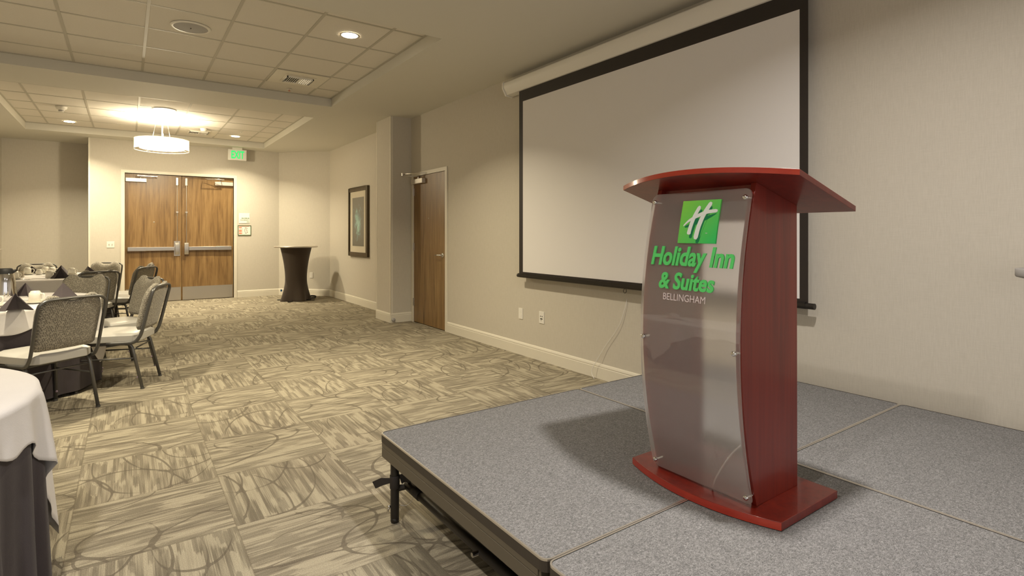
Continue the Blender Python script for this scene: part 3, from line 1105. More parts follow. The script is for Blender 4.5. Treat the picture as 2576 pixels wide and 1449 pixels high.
def deck(x0, x1, y0, y1, label, left=False, far=False, legs=()):
    t = thing('stage_platform', label, 'stage platform', ((x0 + x1) / 2, (y0 + y1) / 2, 0), group='carpeted stage platforms', world=True)
    O = ((x0 + x1) / 2, (y0 + y1) / 2, 0)
    g = .002
    X0_, X1_, Y0_, Y1_ = x0 + g / 2, x1 - g / 2, y0 + g / 2, y1 - g / 2
    r = .028
    MB().prism(rrect(X0_ + .006, Y0_ + .006, X1_ - .006, Y1_ - .006, r - .006), ZS - .03, ZS, 'Z').build('carpet_top', M['stage'], t, origin=O)
    # aluminium lip around
    o_, i_ = rrect(X0_, Y0_, X1_, Y1_, r), rrect(X0_ + .006, Y0_ + .006, X1_ - .006, Y1_ - .006, r - .006)
    n = len(o_)
    vs = [(p[0], p[1], ZS - .004) for p in o_] + [(p[0], p[1], ZS + .002) for p in o_] + [(p[0], p[1], ZS + .002) for p in i_]
    fs = []
    for k in range(n):
        k2 = (k + 1) % n
        fs += [(k, k2, n + k2, n + k), (n + k, n + k2, 2 * n + k2, 2 * n + k)]
    MB().add(vs, fs).build('metal_edge', M['alu'], t, origin=O)
    MB().prism(o_, ZS - .036, ZS - .004, 'Z').build('edge_strip', M['ribbed'], t, origin=O)
    # C-channel rails
    ra = MB()
    zz0, zz1 = ZS - .105, ZS - .036
    th = .03
    ins = .006
    for (a, b2) in (((X0_ + ins, Y0_ + r), (X0_ + ins + th, Y1_ - .02)), ((X1_ - ins - th, Y0_ + r), (X1_ - ins, Y1_ - .02)),
                    ((X0_ + ins + th, Y0_ + ins), (X1_ - ins - th, Y0_ + ins + th)), ((X0_ + ins + th, Y1_ - ins - th - .01), (X1_ - ins - th, Y1_ - ins - .01))):
        ra.box((a[0], a[1], zz0), (b2[0], b2[1], zz1))
    # fold line on the outer web
    ra.box((X0_ + ins - .004, Y0_ + r + .01, zz0), (X0_ + ins, Y1_ - .02, zz0 + .044)).box((X0_ + ins - .004, Y0_ + r + .01, zz0 + .0455), (X0_ + ins, Y1_ - .02, zz1 - .001))
    ra.build('side_rail', M['bronze'], t, origin=O, bevel=.002)
    for (lx, ly) in legs:
        L = MB()
        L.cyl((lx, ly, .022), .0195, ZS - .105 - .022, 20).lathe([(.0001, 0), (.017, 0), (.019, .006), (.019, .024), (.0001, .024)], 20, (lx, ly, 0))
        lg = L.build('leg', M['blackmetal'], t, origin=(lx, ly, 0))
    return t


s1 = deck(.955, 2.185, 1.190, 2.412, 'carpeted stage platform at the front left corner, with the near leg showing', legs=((1.0, 2.34), (1.0, 1.30), (2.10, 2.34), (2.10, 1.30)))
s2 = deck(2.185, 3.405, 1.190, 2.412, 'carpeted stage platform behind the lectern, against the screen wall', legs=((2.26, 2.34), (3.34, 2.34), (3.34, 1.30)))
s3 = deck(.955, 2.185, -1.240, 1.190, 'carpeted stage platform nearest the camera, under the front of the lectern', legs=((1.0, -.6), (2.10, -.6), (2.1, .9)))
s4 = deck(2.185, 3.405, -1.240, 1.190, 'carpeted stage platform at the right edge, against the wall', legs=((2.26, -.6), (3.34, -.6), (3.34, .9)))
# brace tubes of the front-left platform
b = MB()
b.tube([(1.0, 2.34, .150), (1.20, 2.315, .155), (1.28, 2.305, .158)], .014, 12)
b.tube([(1.062, 2.325, .155), (1.060, 1.27, .155)], .019, 14)
b.tube([(1.062, 2.335, .155), (1.062, 2.20, .155)], .0225, 14)
b.box((1.25, 2.23, .10), (1.62, 2.33, .17))
b.build('leg_brace', M['blackmetal'], s1, origin=(1.0, 2.34, .15))
b = MB().cyl((1.018, 1.69, .155), .009, .03, 12, 'X')
b.build('brace_pin', M['chrome'], s1, origin=(1.07, 1.62, .15))
b = MB().lathe([(.0001, -.010), (.050, -.006), (.058, .0), (.060, .018), (.0001, .022)], 28, (1.135, 1.60, .066), 'X')
b.box((1.122, 1.593, .016), (1.126, 1.607, .116))
b.build('caster_wheel', M['caster'], s1, origin=(1.05, 1.325, .085))
b = MB().lathe([(.0215, .155), (.0225, .157), (.0225, .213), (.0215, .215)], 24, (1.0, 2.34, 0))
b.build('leg_sleeve', M['strap'], s1, origin=(1.0, 2.34, .18))
tb = MB()
tb.tube([(1.022, 2.33, .192), (1.045, 2.322, .200), (1.062, 2.30, .19)], [.030, .032, .028], 4, flat=.12)
tb.build('velcro_strap', M['strap'], s1, origin=(1.03, 2.32, .19))
tb = MB()
tb.tube([(.982, 2.35, .19), (.952, 2.372, .185), (.925, 2.40, .165)], [.016, .024, .024], 4, flat=.10)
tb.build('velcro_strap', M['strap'], s1, origin=(.95, 2.37, .19))

tb = MB().tube(bez([(1.045, 2.33, .185), (1.075, 2.31, .175), (1.085, 2.30, .145), (1.07, 2.31, .09), (1.045, 2.32, .07), (1.02, 2.335, .075)], 5), .0016, 6)
tb.sphere((.975, 2.345, .075), .007, 8).tube([(.975, 2.345, .075), (.970, 2.348, .055)], .005, 8)
tb.build('pin_lanyard', M['chrome'], s1, origin=(1.0, 2.34, .1))
tag(MB().tube(bez([(1.06, 2.10, .27), (1.05, 1.90, .225), (1.045, 1.70, .205), (1.045, 1.45, .235), (1.05, 1.26, .27)], 6), .004, 6).tube(
    bez([(1.07, 2.00, .28), (1.06, 1.75, .235), (1.05, 1.50, .245), (1.06, 1.28, .28)], 6), .003, 6).build('hanging_cable', M['black'], s1, origin=(1.05, 1.7, .24)), 'black cable slung under the platform rail')

# ------------------------------------------------------------------ lectern
LC = thing('lectern', 'cherry wood lectern with curved frosted acrylic front on the stage', 'lectern', (1.83, 1.1955, ZS), world=True)
CY = 1.1955


def front_x(z):          # front edge of the side panels
    t = (z - .955) / .525
    return 1.594 + .086 * t * t


def circ3(p, q, r_):
    ax, ay = p; bx, by = q; cx_, cy_ = r_
    d_ = 2 * (ax * (by - cy_) + bx * (cy_ - ay) + cx_ * (ay - by))
    ux = ((ax * ax + ay * ay) * (by - cy_) + (bx * bx + by * by) * (cy_ - ay) + (cx_ * cx_ + cy_ * cy_) * (ay - by)) / d_
    uy = ((ax * ax + ay * ay) * (cx_ - bx) + (bx * bx + by * by) * (ax - cx_) + (cx_ * cx_ + cy_ * cy_) * (bx - ax)) / d_
    return ux, uy


# base plate: bowed front
def bow(x_side, x_mid, ya_, yb_, n=24):
    pts = []
    for k in range(n + 1):
        y = ya_ + (yb_ - ya_) * k / n
        s_ = (y - (ya_ + yb_) / 2) / ((yb_ - ya_) / 2)
        pts.append((x_mid + (x_side - x_mid) * s_ * s_, y))
    return pts


ZB = ZS + .028
bs = bow(1.648, 1.580, .893, 1.498)
poly = bs + [(2.012, 1.498), (2.012, .893)]
MB().prism(poly, ZS + .002, ZB, 'Z').build('base_plate', M['cherry'], LC, origin=(1.83, CY, ZS), bevel=.0015)
n = len(bs)
vs = [(x - .0012, y, ZS + .003) for x, y in bs] + [(x - .0012, y, ZB - .001) for x, y in bs]
MB().add(vs, [(k, k + 1, n + k + 1, n + k) for k in range(n - 1)], True).build('base_bright_edge', M['cherry_edge_lit'], LC, origin=(1.83, CY, ZS))  # thin strip over the base front in the brightened cherry


def top_z(x):            # underside plane of the sloping desk
    return 1.490 - (x - 1.652) * (1.490 - 1.390) / (2.020 - 1.652)


for yc in (.994, 1.397 - .019):
    pts = [(front_x(z), z) for z in [ZB + (1.488 - ZB) * k / 24 for k in range(25)]]
    pts[-1] = (front_x(1.482), top_z(front_x(1.482)))
    poly = pts + [(1.936, top_z(1.936)), (1.940, ZB)]
    MB().prism([(x, z) for x, z in poly], yc, yc + .019, 'Y').build('side_panel', M['cherry'], LC, origin=(1.8, yc, 1), bevel=.001)
# shallow box under desk
MB().add([(x, y, z) for y in (1.013, 1.378) for (x, z) in ((1.700, 1.425), (1.700, top_z(1.70)), (1.93, top_z(1.93)), (1.93, 1.36))],
         [(0, 1, 2, 3), (4, 5, 6, 7), (0, 1, 5, 4), (1, 2, 6, 5), (2, 3, 7, 6), (3, 0, 4, 7)]).build('desk_shelf', M['cherry'], LC, origin=(1.8, CY, 1.4))
# desk
tp = bow(1.652, 1.560, .839, 1.551, 28)
tpp = tp + [(2.022, 1.551), (2.022, .839)]
n = len(tpp)
th = .0185
vs = [(x, y, top_z(x)) for x, y in tpp] + [(x + .001, y, top_z(x) + th) for x, y in tpp]
MB().add(vs, [tuple(range(n)), tuple(range(n, 2 * n))] + [(k, (k + 1) % n, n + (k + 1) % n, n + k) for k in range(n)]).build('desk_top', M['cherry'], LC, origin=(1.83, CY, 1.45), bevel=.001)
m_ = len(tp)
vs = [(x - .0012, y, top_z(x) + .0006) for x, y in tp] + [(x - .0004, y, top_z(x) + th - .0006) for x, y in tp]
MB().add(vs, [(k, k + 1, m_ + k + 1, m_ + k) for k in range(m_ - 1)], True).build('desk_lit_edge', M['cherry_edge_lit'], LC, origin=(1.83, CY, 1.45))  # thin strip over the desk front, its lit look put into the colour


# acrylic panel: curved in height
def ax_(z):
    t = (z - .950) / .505
    return 1.570 + .072 * t * t


ACY0, ACY1, ACZ0, ACZ1 = .986, 1.388, .436, 1.462
outline = rrect(ACY0, ACZ0, ACY1, ACZ1, .024, 6)
# build as strips between z levels, with rounded corners handled by width function
zs_ = [ACZ0 + .024 * (1 - cos(pi / 2 * k / 5)) for k in range(6)] + [ACZ0 + .024 + (ACZ1 - ACZ0 - .048) * k / 30 for k in range(1, 30)] + \
      [ACZ1 - .024 * (1 - sin(pi / 2 * (1 - k / 5))) if False else ACZ1 - .024 + .024 * sin(pi / 2 * k / 5) for k in range(6)]


def halfw(z):
    r = .024
    if z < ACZ0 + r:
        dz = ACZ0 + r - z
        return r - math.sqrt(max(0, r * r - dz * dz))
    if z > ACZ1 - r:
        dz = z - (ACZ1 - r)
        return r - math.sqrt(max(0, r * r - dz * dz))
    return 0


vs, fs = [], []
for z in zs_:
    i_ = halfw(z)
    for (y, dx) in ((ACY0 + i_, 0), (ACY1 - i_, 0), (ACY1 - i_, .006), (ACY0 + i_, .006)):
        vs.append((ax_(z) + dx, y, z))
for j in range(len(zs_) - 1):
    for k in range(4):
        k2 = (k + 1) % 4
        fs.append((4 * j + k, 4 * j + k2, 4 * j + 4 + k2, 4 * j + 4 + k))
fs += [(0, 1, 2, 3), tuple(4 * (len(zs_) - 1) + k for k in range(4))]
fp = MB().add(vs, fs).build('front_panel', M['acrylic'], LC, origin=(1.59, CY, .95))
tag(fp, 'curved frosted acrylic panel')
_bm = bmesh.new()
_bm.from_mesh(fp.data)
for f_ in _bm.faces:
    f_.smooth = True
for e_ in _bm.edges:
    if len(e_.link_faces) == 2 and e_.calc_face_angle(0) > radians(30):
        e_.smooth = False
_bm.to_mesh(fp.data)
_bm.free()
# standoffs
for z in (1.432, .935, .462):
    for y in (1.003, 1.372):
        x = ax_(z)
        sf = MB()
        sf.lathe([(.0001, -.010), (.006, -.010), (.0085, -.006), (.0085, 0)], 20, (x, y, z), 'X')
        sf.cyl((x + .006, y, z), .0055, front_x(z) - x - .004, 14, 'X')
        so = sf.build('standoff_screw', M['chrome'], fp, origin=(x, y, z))
# logo plate and lettering
def onpanel(y, z, off):
    s_ = (ax_(z + .01) - ax_(z - .01)) / .02
    nrm = Vector((-1, 0, s_)).normalized()
    return Vector((ax_(z), y, z)) + nrm * off


LYc, LZ0, LS = 1.163, 1.280, .148
pl = MB()
N = 10
vs, fs = [], []
for k in range(N + 1):
    z = LZ0 + LS * k / N
    for (dy, off) in ((LS / 2 + .002, .002), (-LS / 2 - .002, .002), (-LS / 2 - .002, .008), (LS / 2 + .002, .008)):
        vs.append(onpanel(LYc + dy, z, off))
for j in range(N):
    for k in range(4):
        k2 = (k + 1) % 4
        fs.append((4 * j + k, 4 * j + k2, 4 * j + 4 + k2, 4 * j + 4 + k))
fs += [(0, 1, 2, 3), tuple(4 * N + k for k in range(4))]
lp = pl.add(vs, fs).build('logo_plate', M['logo'], fp, origin=(1.6, LYc, LZ0 + LS / 2))


def flat_on(name, polys, material, off, th_):
    """polygons given in unit logo coords (0..1, y up; x to the viewer's right)"""
    mb = MB()
    for poly in polys:
        f_ = lambda u, v, o_: onpanel(LYc + LS / 2 - u * LS, LZ0 + v * LS, o_)
        n_ = len(poly)
        vs_ = [f_(u, v, off) for u, v in poly] + [f_(u, v, off + th_) for u, v in poly]
        bmx = [(k, (k + 1) % n_, n_ + (k + 1) % n_, n_ + k) for k in range(n_)]
        mb.add(vs_, [tuple(range(n_, 2 * n_))] + bmx)
    return mb.build(name, material, fp, origin=(1.6, LYc, LZ0 + LS / 2))


def stroke(pts, w):
    """closed outline around a polyline; w list of half widths"""
    L_, R_ = [], []
    for i, p in enumerate(pts):
        a = Vector(pts[max(i - 1, 0)] ); b_ = Vector(pts[min(i + 1, len(pts) - 1)])
        d_ = (b_ - a).normalized()
        n_ = Vector((-d_.y, d_.x))
        L_.append((p[0] + n_.x * w[i], p[1] + n_.y * w[i]))
        R_.append((p[0] - n_.x * w[i], p[1] - n_.y * w[i]))
    return L_ + R_[::-1]


def cap_stroke(pts, w, n=5):
    pts = [tuple(p)[:2] for p in bez([(x, y, 0) for x, y in pts], 6)]
    W_ = []
    for i in range(len(pts)):
        t_ = i / (len(pts) - 1)
        ww = w[0] + (w[1] - w[0]) * t_ if len(w) == 2 else (w[0] * (1 - 2 * t_) + w[1] * 2 * t_ if t_ < .5 else w[1] * (2 - 2 * t_) + w[2] * (2 * t_ - 1))
        e_ = min(t_, 1 - t_) * (len(pts) - 1)
        if e_ < 1.0:
            ww *= .55 + .45 * e_
        W_.append(ww)
    return stroke(pts, W_)


leftbar = [(.275, .20), (.30, .36), (.375, .62), (.49, .86)]
rightbar = [(.475, .09), (.53, .40), (.64, .70), (.78, .94)]
cross = [(.10, .40), (.25, .53), (.48, .64), (.70, .715), (.97, .74)]
sh = lambda pts, dx, dy: [(x + dx, y + dy) for x, y in pts]
flat_on('logo_shadow', [cap_stroke(sh(leftbar, .055, -.085), (.040, .034)), cap_stroke([(.52, .0), (.60, .30), (.70, .58), (.80, .84)], (.046, .036)),
                        cap_stroke([(.14, .375), (.32, .43), (.55, .53), (.78, .61), (.95, .68)], (.02, .06, .006))], M['logo_d'], .0082, .0004)
flat_on('logo_letter', [cap_stroke(leftbar, (.052, .046)), cap_stroke(rightbar, (.060, .050)), cap_stroke(cross, (.014, .042, .040))], M['logo_w'], .0088, .0008)


def panel_text(name, txt, y_left, y_right, z0, h, off, dep, material, shear, bold):
    cyy = (y_left + y_right) / 2
    w_ = y_left - y_right
    return text_obj(name, txt, w_, h, dep, material, lambda x, y, z: onpanel(cyy - x, z0 + y, off + z), fp, shear, bold)


panel_text('lettering', 'Holiday Inn', 1.347, 1.013, 1.180, .088, .006, .005, M['green'], .16, .028)
panel_text('lettering', '& Suites', 1.304, 1.078, 1.118, .060, .006, .005, M['green'], .16, .028)
panel_text('lettering', 'BELLINGHAM', 1.286, 1.112, 1.079, .024, .002, .001, M['letter_w'], 0, 0)
panel_text('trademark', 'TM', 1.130, 1.122, 1.312, .0035, .009, .0005, M['logo_w'], 0, 0)
# pale cord lying behind the acrylic on the base
cp = bez([(1.668, 1.150, ZB + .004), (1.654, 1.122, .484), (1.638, 1.066, .572), (1.626, 1.016, .630)], 6)
tag(MB().tube(cp, .0028, 8).build('cord', M['cord'], LC, origin=(1.65, 1.08, ZB)), 'short white cord')


# ------------------------------------------------------------------ banquet chairs
def chair_proto():
    t = thing('banquet_chair', 'x', 'chair', (0, 0, 0), 0, 'banquet chairs around the round tables')
    # seat
    def seat_outline(z, ins):
        P_ = []
        w0, w1, yb_, yf_ = .215 - ins, .225 - ins, -.215 + ins, .235 - ins
        pts = [(-w0 + .06, yb_), (w0 - .06, yb_), (w0, yb_ + .05), (w1, 0), (w1, yf_ - .06), (w1 - .07, yf_), (-w1 + .07, yf_), (-w1, yf_ - .06), (-w1, 0), (-w0, yb_ + .05)]
        return [(x, y, z) for x, y in pts]
    rings = [seat_outline(.400, .004), seat_outline(.404, 0), seat_outline(.455, 0), seat_outline(.470, .022), seat_outline(.476, .06), seat_outline(.478, .12)]
    vs = [p for r in rings for p in r]
    n_ = 10
    fs = [tuple(range(n_))[::-1]] + [(j * n_ + k, j * n_ + (k + 1) % n_, (j + 1) * n_ + (k + 1) % n_, (j + 1) * n_ + k) for j in range(5) for k in range(n_)]
    fs.append(tuple(5 * n_ + k for k in range(n_)))
    MB().add(vs, fs, False).build('seat', M['vinyl'], t, bevel=.007, seg=3)
    # backrest cushion, notched top
    lean = .235

    def back_pt(u, z, d_):
        y = -.205 - (z - .47) * lean
        y -= (1 - (2 * u - 1) ** 2) * .018
        hw = .205 + (z - .50) * .03
        return ((2 * u - 1) * hw, y + d_, z)

    def ztop(u):
        s_ = abs(2 * u - 1)
        hump = math.exp(-((s_ - .60) / .25) ** 2)
        edge = max(0, (s_ - .66) / .34)
        return .843 + .040 * hump - .085 * (1 - math.sqrt(max(0, 1 - edge * edge)))
    bk = MB()
    nu, nv = 22, 14

    def face(d_, puff):
        def fn(i, j):
            zt = ztop(i)
            s_ = abs(2 * i - 1)
            zb = .492 + .018 * max(0, (s_ - .85) / .15) ** 2
            z = zb + (zt - zb) * j
            e_ = min(1, min(j, 1 - j) * 7) ** .5 * min(1, (1 - s_) * 9) ** .5
            return back_pt(i, z, d_ + puff * e_)
        return fn
    fA, fB = face(.018, .026), face(-.008, -.010)
    bk.grid(fA, nu, nv).grid(fB, nu, nv)
    # rim
    rimA = [fA(i / nu, 0) for i in range(nu + 1)] + [fA(1, j / nv) for j in range(1, nv + 1)] + [fA(1 - i / nu, 1) for i in range(1, nu + 1)] + [fA(0, 1 - j / nv) for j in range(1, nv)]
    rimB = [fB(i / nu, 0) for i in range(nu + 1)] + [fB(1, j / nv) for j in range(1, nv + 1)] + [fB(1 - i / nu, 1) for i in range(1, nu + 1)] + [fB(0, 1 - j / nv) for j in range(1, nv)]
    m2 = len(rimA)
    bk.add(rimA + rimB, [(k, (k + 1) % m2, m2 + (k + 1) % m2, m2 + k) for k in range(m2)], True)
    bk.build('backrest', M['fabric'], t, weld=True)
    # back frame: U tube
    def fy(z):
        return -.205 - (z - .47) * lean - .030
    pts = [(-.222, .02, .392), (-.222, -.12, .392), (-.222, -.185, .40), (-.222, fy(.44) + .008, .44), (-.222, fy(.5), .50), (-.224, fy(.7), .70), (-.222, fy(.80), .80), (-.208, fy(.832), .832), (-.165, fy(.852), .852)]
    R_ = [(-x, y, z) for x, y, z in pts[::-1]]
    full = bez(pts + [(-.06, fy(.857), .857), (.06, fy(.857), .857)] + R_, 4)
    MB().tube(full, .0145, 8, flat=.70).build('back_frame', M['gun'], t)
    # seat rails
    sr = MB()
    for s_ in (-1, 1):
        sr.tube([(s_ * .205, .19, .385), (s_ * .205, -.15, .385)], .012, 8)
    sr.tube([(-.205, .19, .387), (.205, .19, .387)], .010, 8).tube([(-.205, -.14, .387), (.205, -.14, .387)], .010, 8)
    sr.build('seat_rail', M['gun'], t)
    for s_ in (-1, 1):
        fl = MB().tube(bez([(s_ * .205, .17, .385), (s_ * .206, .205, .378), (s_ * .208, .218, .35), (s_ * .215, .232, .008)][:3], 4) + [Vector((s_ * .218, .236, .010))], .0125, 8)
        lg = fl.build('leg', M['gun'], t)
        g1 = MB().cyl((s_ * .218, .236, 0), .015, .014, 12)
        g1.build('foot_glide', M['gun'], lg)
        bl_ = MB().sphere((s_ * .215, .219, .075), .009, 10)
        bl_.build('stacking_bumper', M['glide'], lg)
        rl = MB().tube(bez([(s_ * .205, -.11, .385), (s_ * .206, -.145, .376), (s_ * .208, -.165, .35)], 4) + [Vector((s_ * .218, -.240, .010))], .0125, 8)
        lg = rl.build('leg', M['gun'], t)
        MB().cyl((s_ * .218, -.241, 0), .015, .014, 12).build('foot_glide', M['gun'], lg)
        MB().sphere((s_ * .216, -.237 + .033, .10), .007, 10).build('stacking_bumper', M['glide'], lg)
        MB().tube([(s_ * .212, .225, .262), (s_ * .212, -.185, .262)], .006, 8).build('stretcher', M['gun'], t)
    MB().tube([(-.21, -.168, .335), (.21, -.168, .335)], .006, 8).build('stretcher', M['gun'], t)
    MB().tube([(-.21, .222, .32), (.21, .222, .32)], .006, 8).build('stretcher', M['gun'], t)
    return t


T1, T2, T3 = (-1.03, 2.665), (-.956, 6.165), (-.90, 9.42)
proto = chair_proto()
spots = [
    (T2, -62.9, 1.02, (-.587, .81), 'chair with its back to the camera, nearest of all, at the middle table'),
    (T2, -18.1, .96, (-.945, .33), 'chair seen side-on in front of the aisle, at the right of the middle table'),
    (T2, 24.8, .975, None, 'chair behind the side-on one, on the aisle side of the middle table'),
    (T2, 62, 1.0, None, 'chair facing the camera across the middle table, behind the dark napkin'),
    (T3, -63, 1.09, None, 'brown-lit chair with its back to the camera at the farthest table'),
    (T3, -21, .93, (-.85, .53), 'side-on chair in front of the double doors, nearer of two'),
    (T3, 14, .92, (-.95, .10), 'side-on chair in front of the double doors, mostly hidden behind its neighbour'),
    (T3, 60, 1.0, None, 'chair facing the camera in front of the light switch at the farthest table'),
    (T3, 98, .97, None, 'chair facing the camera before the shaded niche wall'),
]
first = True
for T, ang, r, hd, lab in spots:
    x, y = T[0] + r * cos(radians(ang)), T[1] + r * sin(radians(ang))
    hx, hy = hd if hd else (T[0] - x, T[1] - y)
    o = proto if first else copy_tree(proto)
    first = False
    o.location = (x, y, 0)
    o.rotation_euler = (0, 0, atan2(hy, hx) - pi / 2)
    o['label'] = lab


# ------------------------------------------------------------------ round tables with cloths
def table(T, names, sq_ang, n_fold, seed):
    rnd = random.Random(seed)
    R = .76
    FA = .040 if T[1] < 4 else .022
    t = thing('round_table', names[0], 'table', (T[0], T[1], 0), 0, 'round banquet tables')
    MB().lathe([(.0001, .715), (R - .01, .715), (R - .004, .72), (R - .004, .74), (R - .01, .743), (.0001, .743)], 64).build('tabletop', M['oak'], t)
    for k in range(4):
        a = pi / 4 + k * pi / 2
        MB().tube([(.42 * cos(a), .42 * sin(a), .715), (.46 * cos(a), .46 * sin(a), 0)], .014, 8).build('leg', M['gun'], t)
    ph = [rnd.uniform(0, 6.28) for _ in range(6)]

    def fold(a):
        return sin(n_fold * a + ph[0]) * .55 + sin((n_fold * 1.62) // 1 * a + ph[1]) * .3 + sin((n_fold * .5) // 1 * a + ph[2]) * .25

    zh = .03
    rings = [(.0, .7455), (.35, .7455), (.68, .7455), (R - .012, .7455), (R + .001, .741), (R + .006, .728)]
    for k in range(1, 15):
        rings.append((None, .728 - (.728 - zh) * k / 14))
    NA = 240
    vs, fs = [], []
    for ri, (r, z) in enumerate(rings):
        for k in range(NA):
            a = 2 * pi * k / NA
            if r is None:
                h = (.728 - z) / (.728 - zh)
                rr = R + .006 + h * .012 + FA * (h ** .75) * fold(a) + .010 * h * sin(3 * a + ph[3])
            else:
                rr = max(r, .001)
            vs.append((T[0] + rr * cos(a), T[1] + rr * sin(a), z))
    for j in range(len(rings) - 1):
        for k in range(NA):
            fs.append((j * NA + k, j * NA + (k + 1) % NA, (j + 1) * NA + (k + 1) % NA, (j + 1) * NA + k))
    tag(MB().add(vs, fs, True).build('under_cloth', M['dcloth'], origin=(T[0], T[1], 0), solid=0), names[1], 'tablecloth', 'dark floor-length table skirts')
    # square white overlay
    H = .905
    fm = max(10, n_fold - 2)
    vs, fs = [], []
    NR = 16
    rr0 = [.001, .2, .4, .58, .70, R - .01, R + .004]
    zz0 = [.749, .749, .749, .749, .749, .7485, .742]
    nr0 = len(rr0)

    def drop(a):
        b_ = (a - radians(sq_ang) + pi / 4) % (pi / 2) - pi / 4
        return max(.06, (H / cos(b_)) - R + (.05 * sin(fm * a + ph[4]) + .02 * sin(9 * a + ph[5])) * .35 + (.30 if T[1] < 4 else .04) * max(0, abs(b_) / (pi / 4) - .45))

    def fold2(a):
        b_ = (a - radians(sq_ang) + pi / 4) % (pi / 2) - pi / 4
        c_ = (abs(b_) / (pi / 4)) ** 1.5
        return (sin(fm * a + ph[0]) * .5 + sin((fm * 1.5) // 1 * a + ph[2]) * .35) * (.55 + .8 * c_)

    for (r, z) in zip(rr0, zz0):
        for k in range(NA):
            a = 2 * pi * k / NA
            zz = z + (.0009 * sin(5 * a + r * 30) if r < .7 else 0)
            vs.append((T[0] + r * cos(a), T[1] + r * sin(a), zz))
    for j in range(1, NR + 1):
        h = j / NR
        for k in range(NA):
            a = 2 * pi * k / NA
            dr = drop(a)
            zz = .742 - dr * h
            hh = (.728 - min(zz, .728)) / (.728 - zh)
            under = R + .006 + hh * .012 + FA * (hh ** .75) * fold(a) + .010 * hh * sin(3 * a + ph[3])
            own = R + .010 + FA * 1.1 * (h ** .55) * fold2(a) * min(1, dr / .25) + .02 * h * dr / .3
            rr = max(own, under + .006)
            vs.append((T[0] + rr * cos(a), T[1] + rr * sin(a), zz))
    for j in range(nr0 + NR - 1):
        for k in range(NA):
            fs.append((j * NA + k, j * NA + (k + 1) % NA, (j + 1) * NA + (k + 1) % NA, (j + 1) * NA + k))
    tag(MB().add(vs, fs, True).build('white_overlay_cloth', M['wcloth'], origin=(T[0], T[1], .74), solid=.0015), names[2], 'tablecloth', 'white table overlays')


table(T1, ('round banquet table in the lower left corner under a white cloth', 'dark purple skirt of the table in the lower left corner', 'white cloth of the table in the lower left corner'), -27, 26, 3)
table(T2, ('round banquet table in the middle of the row under a white cloth', 'dark purple skirt of the middle table', 'white cloth of the middle table, carrying the coffee pot'), -61, 15, 5)
table(T3, ('round banquet table farthest from the camera under a white cloth', 'dark purple skirt of the farthest table', 'white cloth of the farthest table'), -60, 15, 8)
ZTB = .7505


def napkin_proto():
    """standing pyramid-folded napkin: two front wings and a back fin"""
    ap = (0, 0, .122)
    mb = MB()
    L_, R_, Bk = (-.075, -.065, 0), (.125, -.045, 0), (.0, .10, 0)
    Fc = (.005, .035, 0)
    Fc_u = (.0, .012, .07)
    mb.add([ap, L_, Fc, Fc_u], [(0, 1, 2, 3)])
    mb.add([ap, Fc_u, Fc, R_], [(0, 1, 2, 3)])
    mb.add([ap, R_, (.06, .05, 0), Bk], [(0, 1, 2, 3)])
    mb.add([ap, Bk, (-.06, .045, 0), L_], [(0, 1, 2, 3)])
    # folded-over front lip
    mb.add([(0, -.003, .121), (-.078, -.068, .002), (-.025, -.078, .002)], [(0, 1, 2)])
    mb.add([(.01, -.004, .108), (.128, -.050, .002), (.085, -.015, .002)], [(0, 1, 2)])
    o = mb.build('napkin', M['napkin'], weld=True, solid=.004)
    return tag(o, 'x', 'napkin', 'pyramid-folded napkins')


nap = napkin_proto()
naps = [(-.665, 5.385, 20, 1.0, 'dark pyramid napkin on the middle table, nearest the camera'),
        (-.74, 6.56, -20, .95, 'dark pyramid napkin on the middle table, behind the cup and saucer'),
        (-.44, 6.02, 160, 1.15, 'dark pyramid napkin on the middle table, just over the nearest chair back'),
        (-1.07, 10.03, 30, .9, 'dark pyramid napkin on the farthest table, leftmost'),
        (-.67, 8.92, 10, 1.05, 'dark pyramid napkin on the farthest table, nearer of two overlapping'),
        (-.72, 9.62, -30, 1.05, 'dark pyramid napkin on the farthest table, farther of two overlapping'),
        (-.42, 9.27, 70, 1.0, 'dark pyramid napkin on the farthest table, rightmost')]
for i, (x, y, a, s_, lab) in enumerate(naps):
    o = nap if i == 0 else copy_tree(nap)
    o.location = (x, y, ZTB + .002)
    o.rotation_euler = (0, 0, radians(a - 35))
    o.scale = (s_, s_, s_)
    o['label'] = lab


def cup_proto():
    t = thing('coffee_cup', 'x', 'cup', (0, 0, 0), 0, 'upturned white coffee cups')
    MB().lathe([(.0001, .088), (.024, .088), (.027, .092), (.030, .091), (.033, .082), (.040, .076), (.0415, .060), (.042, .0), (.039, .0), (.038, .07), (.0001, .082)], 28).build('cup_body', M['china'], t)
    MB().tube(bez([(.040, 0, .070), (.062, 0, .068), (.070, 0, .045), (.058, 0, .020), (.041, 0, .014)], 5), .0055, 8).build('cup_handle', M['china'], t)
    return t


def saucer_proto():
    o = MB().lathe([(.0001, .0), (.045, .0), (.050, .003), (.080, .012), (.081, .014), (.078, .014), (.048, .007), (.0001, .006)], 32).build('saucer', M['china'])
    return tag(o, 'x', 'saucer', 'white saucers')


